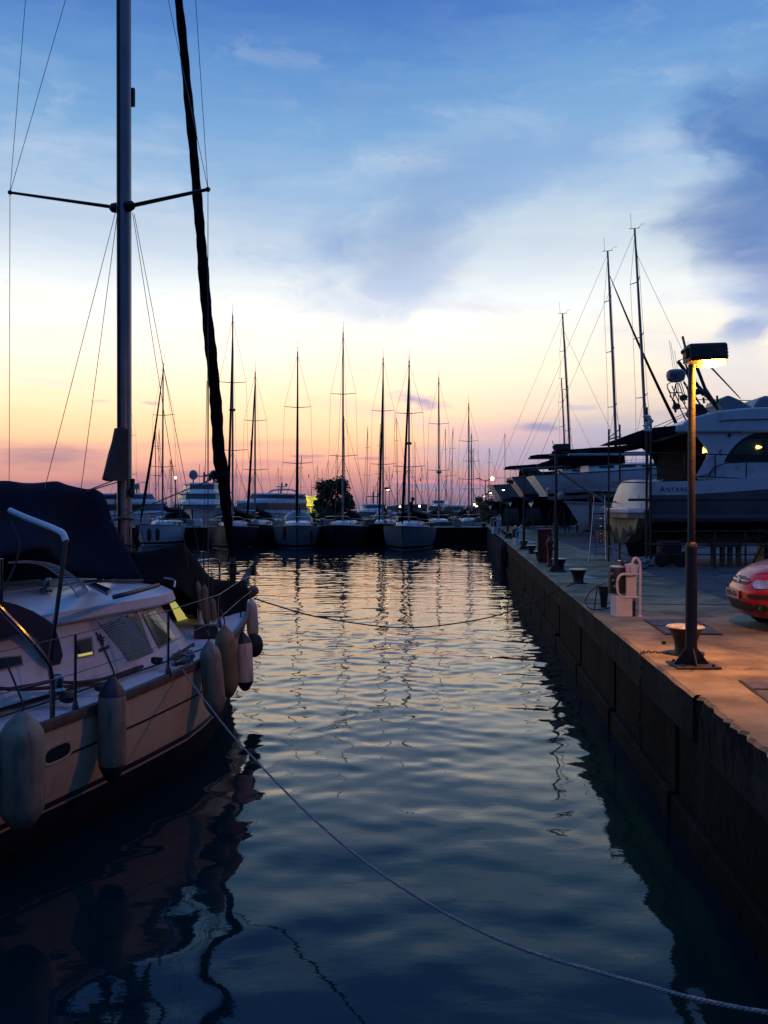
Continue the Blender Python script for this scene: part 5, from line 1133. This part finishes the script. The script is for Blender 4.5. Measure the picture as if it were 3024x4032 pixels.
# yard boats ashore
YARD = 'sailing yachts ashore in the boatyard'
def ashore(bx, tx, ty, D, label, hdg, L, hm, zk, fb=1.35, **k):
    m = P(bx, 2000, D); mx = .58; u = Vector((math.sin(R(hdg)), math.cos(R(hdg)), 0)); o = Vector((m.x, m.y, zk)) - u*L*mx
    H = (EYE-(ty-HY)/F*D) - zk; xt = (tx-CX)/F*D; an = math.degrees(math.asin(max(-.3, min(.3, (m.x-xt)/H))))/max(.3, u.x)
    return sailboat(label, tuple(o), hdg, L, 3.9, fb, H, hm, YARD, keel=True, pitch=an*.8, sugar=-.9, mr=.10, spr=3, **k)
ashore(2264, 2227, 1249, 70, 'grey-hulled yacht ashore, second from the water, mast left of the tall pair', 88, 12.0, M['grey'], 3.55, genoa=False)
ashore(2448, 2411, 1003, 58, 'big grey-blue yacht ashore with a round white fender on its stern, middle tall mast', 91, 13, M['grey'], 3.75)
ashore(2570, 2516, 921, 53, 'yacht ashore under the tallest mast, behind the scaffold tubes', 90, 13, M['gel'], 3.7, genoa=False)
ashore(2238, 2220, 1498, 92, 'dark-hulled yacht ashore farthest from us, stern over the quay road', 86, 11, M['dhull'], 3.9, genoa=False)
for px, py, D, r in ((2207,1953,50.5,.23),(2160,1930,51,.15),(2137,1890,60,.24)):
    b = MB(); c = P(px, py, D); b.ball(c, r, 16, 9, (1,1,1.1)); b.lathe([(.05,r),(.04,r*1.25)], c, 8); tag(b.build('ball_fender', M['fendw'], loc=c), {2207:'large round white fender on the stern of the grey-blue yacht ashore',2160:'small round white fender left of the large one on the yacht stern',2137:'white dome-shaped buoy on the deck of the grey yacht ashore'}[px], 'fender')
aw = [(2150,1820),(2160,1813),(2240,1791),(2330,1778),(2458,1770),(2462,1824),(2300,1826),(2158,1827)]
b = MB(); b.prism([P(x,y,47) for x, y in aw], (0,2.6,0)); tag(b.build('boom_awning', M['black'], loc=P(2300,1826,47), smooth=False), 'long dark awning slung under a boom left of the scaffold', 'awning')
b = MB(); b.tube([P(2237,1791,46.6), P(2560,1789,46.6)], .075, 8); tag(b.build('spar', M['alu'], loc=P(2400,1790,46.6)), 'long grey spar lying level across the dark awning', 'spar')
b = MB(); b.tube([P(2200,1856,40), P(2325,1940,38), P(2420,2000,36)], .06, 6); tag(b.build('crane_jib', M['darkm'], loc=P(2325,1940,38)), 'slanting dark pole rising over the yard beside the first unlit lamp', 'pole')
b = MB(); b.tube([P(2324,1940,38), P(2324,2090,38)], .07, 6); tag(b.build('prop_pole', M['rust'], loc=P(2324,2090,38)), 'upright rust-red pole under the slanting dark pole', 'pole')
def motorboat(label, loc, hdg, L, B, fb, tiers, hm, ground=None, mastx=None, domes=(), arch=None, name='motor_boat', group=None):
    t = local(thing(name, label, 'motor yacht', loc, R(90-hdg), group))
    X = [L*i/12 for i in range(13)]; hbm = lambda x: itp([(0,.92),(.5,1),(.7,.9),(.85,.58),(.95,.25),(1,.02)], x/L)*B/2; sz = lambda x: fb*(1+.35*(x/L)**2); rk = lambda x, q: -(1-q)*fb*.9*max(0, (x/L-.7)/.3)
    b = MB(); rows = []
    for x in X:
        r = [(x+rk(x,max(q,0)), hbm(x)*w, sz(x)*q) for q, w in ((1,1),(.6,.96),(.2,.86),(0,.78),(-.3,.02))]; rows.append(r+[(a,-y,z) for a, y, z in reversed(r[:-1])])
    b.loft(rows, False); b.add(rows[0], [tuple(range(len(rows[0])))]); b.build('hull', hm, t)
    b = MB(); b.grid([[(x, hbm(x)*k/2*.98, sz(x)-.03) for k in (-2,-1,0,1,2)] for x in X]); b.build('deck', M['deck'], t)
    b = MB()
    for sd in (1,-1): b.tube([(x, sd*hbm(x), sz(x)-.06) for x in X], .05, 5)
    b.build('rub_rail', M['grey'], t)
    z = fb*1.04
    for x0, x1, w, h in tiers:
        def rr(s, zz_, k): return [(L*x0+k*.2,-w*B/2*s,zz_),(L*(x1-.1)-k*.6,-w*B/2*s,zz_),(L*(x1-.02)-k*.9,-w*B/2*s*.6,zz_),(L*x1-k,0,zz_),(L*(x1-.02)-k*.9,w*B/2*s*.6,zz_),(L*(x1-.1)-k*.6,w*B/2*s,zz_),(L*x0+k*.2,w*B/2*s,zz_)]
        b = MB(); b.loft([rr(1,z,0), rr(.99,z+h*.28,.25*h), rr(.95,z+h*.8,.75*h), rr(1.02,z+h*.82,.6*h), rr(1.0,z+h,.7*h), rr(.5,z+h*1.03,1.2*h)], True, True); c = b.build('superstructure', M['gel'], t)
        b = MB(); b.loft([rr(1.004,z+h*.32,.26*h), rr(.972,z+h*.74,.66*h)], True); b.build('window_band', M['glass'], c); z += h
    for x, y, r in domes: b = MB(); b.tube([(L*x,y,z),(L*x,y,z+.5)], .1, 6); b.ball((L*x,y,z+.5+r), r, 14, 8, (1,1,1.15)); b.build('satellite_dome', M['grey'], t)
    if mastx: b = MB(); b.tube([(L*mastx,0,z),(L*mastx-.3,0,z+1.4)], .12, 6); b.tube([(L*mastx-.2,-.8,z+.9),(L*mastx-.2,.8,z+.9)], .06, 5); b.tube([(L*mastx-.3,0,z+1.3),(L*mastx-.3,0,z+2.2)], .03, 5); b.ball((L*mastx-.2,.7,z+1.15), .18); b.build('radar_mast', M['grey'], t)
    if arch: b = MB(); b.tube(cr([(L*arch,-w*B*.48,z-.9),(L*arch-.5,-w*B*.46,z+.3),(L*arch-.7,0,z+.55),(L*arch-.5,w*B*.46,z+.3),(L*arch,w*B*.48,z-.9)], 4), .12, 6); b.build('radar_arch', M['gel'], t)
    b = MB(); b.tube([(x, sd_*hbm(x)*.95, sz(x)+.7) for sd_, xs in ((1, X[4:]),(-1, list(reversed(X[4:])))) for x in xs], .025, 5)
    for x in X[4::2]:
        for sd_ in (1,-1): b.tube([(x, sd_*hbm(x)*.95, sz(x)), (x, sd_*hbm(x)*.95, sz(x)+.7)], .02, 4)
    b.build('bow_rail', M['steel'], t)
    if ground is not None:
        for x in (.2,.5,.75): b = MB(); b.box((L*x,0,(ground-loc[2]-fb*.3)/2-.0), (.5,B*.7,abs(ground-loc[2])-fb*.2)); b.build('cradle', M['wood'], t)
    return t
MY = 'motor yachts in the farther basin'
def my(px, D, *a, **k): p = P(px, 2000, D); return p
p = my(760, 96, 0); motorboat('white three-deck superyacht with two blue-grey domes, left beyond the pier', (p.x-3,p.y+24,0), 172, 30, 7.0, 2.2, [(.06,.72,.9,1.5),(.12,.62,.84,1.25),(.2,.55,.7,1.15)], M['gel'], domes=((.42,-1.25,.55),(.42,1.25,.55)), mastx=.40, group=MY)
p = my(935, 100, 0); motorboat('white flybridge yacht with radar arch, left of the yellow-lit building', (p.x+6,p.y+13,0), 205, 19, 5.2, 2.3, [(.1,.72,.88,1.6),(.1,.55,.8,.9)], M['gel'], mastx=.25, arch=.25, group=MY)
p = my(1460, 92, 0); motorboat('low white motor yacht behind the pier right of the round tree', (p.x,p.y+14,.3), 178, 15, 4.4, 1.4, [(.1,.65,.85,1.1),(.15,.5,.7,.7)], M['gel'], mastx=.3, group=MY)
p = my(420, 100, 0); motorboat('pale motor yacht with sloping bow, half hidden by the near mast', (p.x-4,p.y+9,0), 120, 17, 4.8, 2.2, [(.1,.7,.88,1.6),(.1,.55,.8,1.0)], M['gel'], mastx=.3, domes=((.4,0,.35),), group=MY)
p = my(690, 84, 0); motorboat('small white motor boat between two pier boats on the left', (p.x,p.y+4,0), 190, 8, 3.0, 1.2, [(.2,.65,.8,1.0)], M['gel'], group=MY)
p = my(1720, 120, 0); motorboat('white motor boat far behind the lone dark mast', (p.x,p.y,1.2), 180, 11, 3.6, 1.2, [(.15,.6,.8,1.1),(.2,.5,.6,.6)], M['gel'], group=MY)
p = my(1820, 112, 0); motorboat('pale motor boat on the far side left of the golden bush', (p.x,p.y,1.2), 200, 10, 3.4, 1.2, [(.15,.6,.8,1.0)], M['grey'], group=MY)
p = P(1917, 2000, 76); motorboat('low dark-windowed motor yacht ashore beside the far lit lamps', (p.x+13.9,p.y+1,1.9), 268, 14, 3.6, 1.15, [(.12,.78,.86,1.25),(.2,.5,.7,.35)], M['bhull'], ground=1.4, group='motor boats ashore')
p = P(2226, 2000, 43); motorboat('blue-white motor cruiser ashore, low bow pointing to the water, left of the ladder', (p.x+9.4,p.y+1.5,2.3), 262, 9.5, 3.3, .85, [(.05,.72,.86,.75),(.1,.56,.7,.6)], M['gel'], ground=1.4, group='motor boats ashore')
# ------------------------------------------------------------------ distant masts
def far_mb(H, mirror):
    L, B = 11, 3.4; b = MB(); rows = []
    for i in range(9):
        x = L*i/8; h = itp(BT, i/8)*B/2; rows.append([(x,h,1.5),(x,h*.9,.6),(x,h*.6,-.2),(x,-h*.6,-.2),(x,-h*.9,.6),(x,-h,1.5),(x,0,1.6)])
    b.m = 0; b.loft(rows, True, True); b.box((5,0,1.8), (4,2,.7), bev=.1); b.m = 1; b.tube([(6,0,1.6),(5.9,0,H)], [.065,.05], 6)
    for u in (.42,.70): b.tube([(5.9,-1.1*(1.2-u),1.6+H*u),(5.9,1.1*(1.2-u),1.6+H*u)], .025, 4)
    b.tube([(10.8,0,1.7),(6,0,H*.97)], .03, 4); b.tube([(.2,0,1.6),(5.9,0,H)], .012, 4); b.tube([(5.9,0,2.9),(1,0,3.0)], .14, 6); return b
protos = [far_mb(h, 0) for h in (12., 14., 16.5, 18.5)]
pro = []
for k, q in enumerate(protos):
    o = q.build('distant_sailboat', [M['grey'], M['darkm']], loc=(0,0,0)); pro.append(o)
rr_ = random.Random(21); used = set(); G_ = 'distant sailboats on the horizon'
spots = []
for i in range(46):
    px = rr_.choice((rr_.uniform(480,1300), rr_.uniform(1180,2030), rr_.uniform(1350,1900))); D = rr_.choice((rr_.uniform(150,220), rr_.uniform(230,400))); spots.append((px, D))
spots += [(1240,128),(1486,150),(1650,165),(1825,150),(1970,190),(2105,175),(2112,170),(560,120),(595,150)]
for i, (px, D) in enumerate(spots):
    k = i % 4
    if k in used: o = pro[k].copy(); C.objects.link(o)
    else: o = pro[k]; used.add(k)
    p = P(px, 2000, D); o.location = (p.x, p.y, -.1 if D > 112 else 0); o.rotation_euler = (R(rr_.uniform(-1.2,1.2)), R(rr_.uniform(-1,1)), rr_.uniform(0, 6.28))
    tag(o, 'far-off sailboat with a bare thin mast on the horizon', 'sailboat', G_)
# ------------------------------------------------------------------ trees and bushes
def tree(name, label, base, H, W, n, leaf, seed, trunk=.14, cat='tree', clumps=16, low=.12):
    r = random.Random(seed); t = local(thing(name, label, cat, base))
    b = MB(); b.tube(cr([(0,0,-.05),(.06,.03,H*.25),(-.04,.05,H*.55)], 4), [trunk*(1-.055*i) for i in range(9)], 8)
    cs = []
    for k in range(clumps):
        a = r.uniform(0, 6.28); zf = r.uniform(low, .86); wd = W/2*(1-abs(zf-.42)*1.0)*r.uniform(.35,1.05); c = Vector((wd*math.cos(a), wd*math.sin(a), H*zf)); cs.append((c, W*r.uniform(.08,.19)))
        b.tube([(0,0,H*min(.5, zf*.6)), c*.6+Vector((0,0,H*.12*(zf))), c], [trunk*.4, trunk*.25, trunk*.08], 5)
    b.build('trunk', M['bark'], t); b = MB()
    for i in range(n):
        c, s = cs[r.randrange(len(cs))]; d = Vector((r.gauss(0,1), r.gauss(0,1), r.gauss(0,.8))); d = d.normalized()*(s*r.random()**.45*1.1) if d.length > 0 else d
        p = c + d; q = W*.018*r.uniform(.7,1.8); u = Vector((r.uniform(-1,1), r.uniform(-1,1), r.uniform(-.6,1))).normalized(); v = u.cross(Vector((r.uniform(-1,1), r.uniform(-1,1), r.uniform(-1,1)))).normalized()
        b.add([p-u*q*1.5, p+v*q*.7, p+u*q*1.5, p-v*q*.7], [(0,1,2,3)])
    b.build('crown', leaf, t, smooth=False); return t
tree('round_tree', 'dense round dark tree behind the far pier', (P(1312,2000,86).x, 86, 1.35), 4.9, 4.5, 9000, M['leaf'], 3, low=.1, clumps=34)
tree('bush', 'low dark bush at the left foot of the round tree', (P(1268,2000,88).x, 88, 1.35), 2.7, 2.6, 3000, M['leaf'], 4, low=.05, clumps=16)
tree('small_tree', 'small loose tree beside the domed superyacht', (P(858,2000,115).x, 115, 1.35), 6.4, 4.0, 1500, M['leaf'], 5, clumps=16)
tree('golden_bush', 'golden lamp-lit bush by the far end of the quay', (P(1905,2000,88).x, 88, 1.40), 3.2, 2.5, 3500, M['gold'], 6, low=.05, clumps=18)
tree('golden_bush', 'second dim bush right behind the golden one', (P(1935,2000,97).x, 97, 1.40), 3.0, 2.8, 2500, M['gold'], 8, low=.05, clumps=14)
tree('red_bush', 'low reddish bush beside the pier end', (P(1780,2000,100).x, 100, 1.35), 2.1, 3.0, 1800, M['gold'], 9, low=.05)
tree('palm_bush', 'small leafy tree top behind the yacht stern awning', (P(2683,2000,60).x, 60, 1.40), 6.0, 2.4, 1200, M['leaf'], 10, clumps=10, low=.5)
# ------------------------------------------------------------------ building, street lights, pier odds and ends
p = P(1178, 2000, 128); t = thing('harbour_building', 'low cream harbour building lit yellow by a floodlight', 'building', (p.x,p.y,1.3)); ox, oy = p.x, p.y
MB().box((ox+.5, oy+3, 2.95), (7.0, 6, 3.5)).build('wall', M['cream'], t, smooth=False)
MB().box((ox+.5, oy+2.7, 4.83), (7.6, 7, .25)).build('roof', M['grey'], t, smooth=False); MB().box((ox+.5, oy-.45, 3.5), (7.2, 1.0, .18)).build('canopy', M['cream'], t, smooth=False)
for k in (-2.4,-1.0,.4,1.8): f = MB().box((ox+k+.6, oy-.02, 2.5), (1.1,.12,1.3)).build('window', M['trim'], t, smooth=False); MB().box((ox+k+.6, oy-.09, 2.5), (.95,.03,1.15)).build('pane', M['gglass'], f, smooth=False)
def streetlight(px, py, D, label, mt, r=.16, arms=1, group='lights across the far harbour'):
    c = P(px, py, D); t = local(thing('street_light', label, 'street light', (c.x,c.y,1.3 if D < 200 else 0), 0, group)); h = c.z-(1.3 if D < 200 else 0)
    MB().tube([(-.9 if arms == 2 else 0,0,0),(-.9 if arms == 2 else 0,0,h-.15)], [.09,.06], 6).build('pole', M['darkm'], t)
    if arms == 2:
        MB().tube([(-.9,0,h-.35),(-.4,0,h-.1),(.1,0,h+.05)], .05, 5).build('arm', M['darkm'], t); MB().tube([(-.9,0,h-.35),(-1.4,0,h-.1),(-1.9,0,h+.05)], .05, 5).build('arm', M['darkm'], t); MB().ball((-1.9,0,h+.02), .16, 8, 5, (1.6,1,.5)).build('lamp_head', M['darkm'], t)
    MB().ball((.0,0,h+.0), r, 10, 6).build('globe', mt, t); return t
streetlight(1938, 1885, 112, 'tall double-arm street light with one bright lamp over the far quay', M['farhot'], .22, 2)
streetlight(1186, 1975, 124, 'bright floodlight on a pole beside the cream building', M['flood'], .36)
for i, (px, py, D) in enumerate(((1652,1993,190),(1719,1995,200),(1753,1993,200),(1823,1996,170),(1868,1986,150),(1876,1992,150),(1345,1990,125),(1575,1995,210),(1950,1996,200))):
    streetlight(px, py, D, 'small warm light low on the far shore', M['farlamp'], .22 if D > 160 else .18, group='small warm lights on the far shore')
c = P(588, 1878, 120); streetlight(691, 1881, 100, 'small light high on a pole beside the left pier masts', M['farlamp'], .14)
b = MB(); b.tube([P(548,2010,110), P(548,1900,110), P(575,1898,110)], .06, 5); tag(b.build('unlit_street_light', M['darkm'], loc=P(548,2010,110)), 'unlit cranked street light pole right of the near mast', 'street light')
for i, (px, w, D, m) in enumerate(((740,.9,77,M['grey']),(780,.6,77,M['gel']),(1290,.8,76.5,M['grey']),(1400,.7,77,M['grey']),(1460,1.0,76,M['wood']),(1800,.7,77,M['grey']))):
    p = P(px, 2000, D); b = MB(); b.box((p.x,p.y,1.42+.3), (w,.5,.6), bev=.05); b.box((p.x,p.y,1.42+.64), (w*.9,.45,.07), bev=.02)
    tag(b.build('dock_box', m, loc=(p.x,p.y,1.42), smooth=False), 'storage box with a lid standing on the far pier', 'dock box', 'dock boxes on the far pier')
for px in (702,862,1240,1560,1700,1905):
    p = P(px, 2000, 75.2); t = bollard((p.x, p.y, 1.414), 'small dark bollard on the edge of the far pier', 1.15, 'bollards on the far pier')
# person standing on the grey sailboat
def person(loc, rz, label):
    t = local(thing('person', label, 'person', loc, rz)); J = {}
    pts = [((0,0,.92),.15),((0,.02,1.12),.155),((.02,.02,1.34),.18),((.05,.0,1.47),.075),((.09,0,1.56),.07),((.11,0,1.66),.10),((.10,0,1.74),.075),
           ((.0,.20,1.40),.075),((.10,.27,1.14),.06),((.32,.2,1.02),.045),((.0,-.20,1.40),.075),((.12,-.27,1.14),.06),((.34,-.18,1.04),.045),
           ((0,.10,.86),.12),((.06,.12,.48),.085),((-.02,.12,.08),.06),((.12,.12,.03),.045),((0,-.10,.86),.12),((.02,-.12,.48),.085),((-.04,-.12,.08),.06),((.1,-.12,.03),.045)]
    ed = [(0,1),(1,2),(2,3),(3,4),(4,5),(5,6),(2,7),(7,8),(8,9),(2,10),(10,11),(11,12),(0,13),(13,14),(14,15),(15,16),(0,17),(17,18),(18,19),(19,20)]
    me = bpy.data.meshes.new('body'); me.from_pydata([p for p, _ in pts], ed, []); o = bpy.data.objects.new('body', me); C.objects.link(o); o.parent = t; me.materials.append(M['cloth'])
    sk = o.modifiers.new('skin', 'SKIN'); me.skin_vertices or None
    if not me.skin_vertices: me.attributes
    lay = me.skin_vertices[0] if me.skin_vertices else None
    if lay:
        for i, (p, r) in enumerate(pts): lay.data[i].radius = (r, r)
        lay.data[0].use_root = True
    s = o.modifiers.new('sub', 'SUBSURF'); s.levels = s.render_levels = 1
    b = MB(); b.lathe([(.14,1.69),(.155,1.71),(.11,1.74),(.10,1.80),(.06,1.84),(.01,1.845)], (.10,0,0), 12); b.build('hat', M['cloth'], t)
    b = MB(); b.ball((.185,0,1.63), .05, 8, 6, (.7,1.1,1.2)); b.build('face', M['skin'], t); return t
p = P(1618, 2000, 68.5); person((p.x, p.y, EYE-(1958-HY)/F*68.5-1.84), R(0), 'person in dark clothes and a cap standing on the grey sailboat, facing right').scale = (1.35,1.3,1.0)
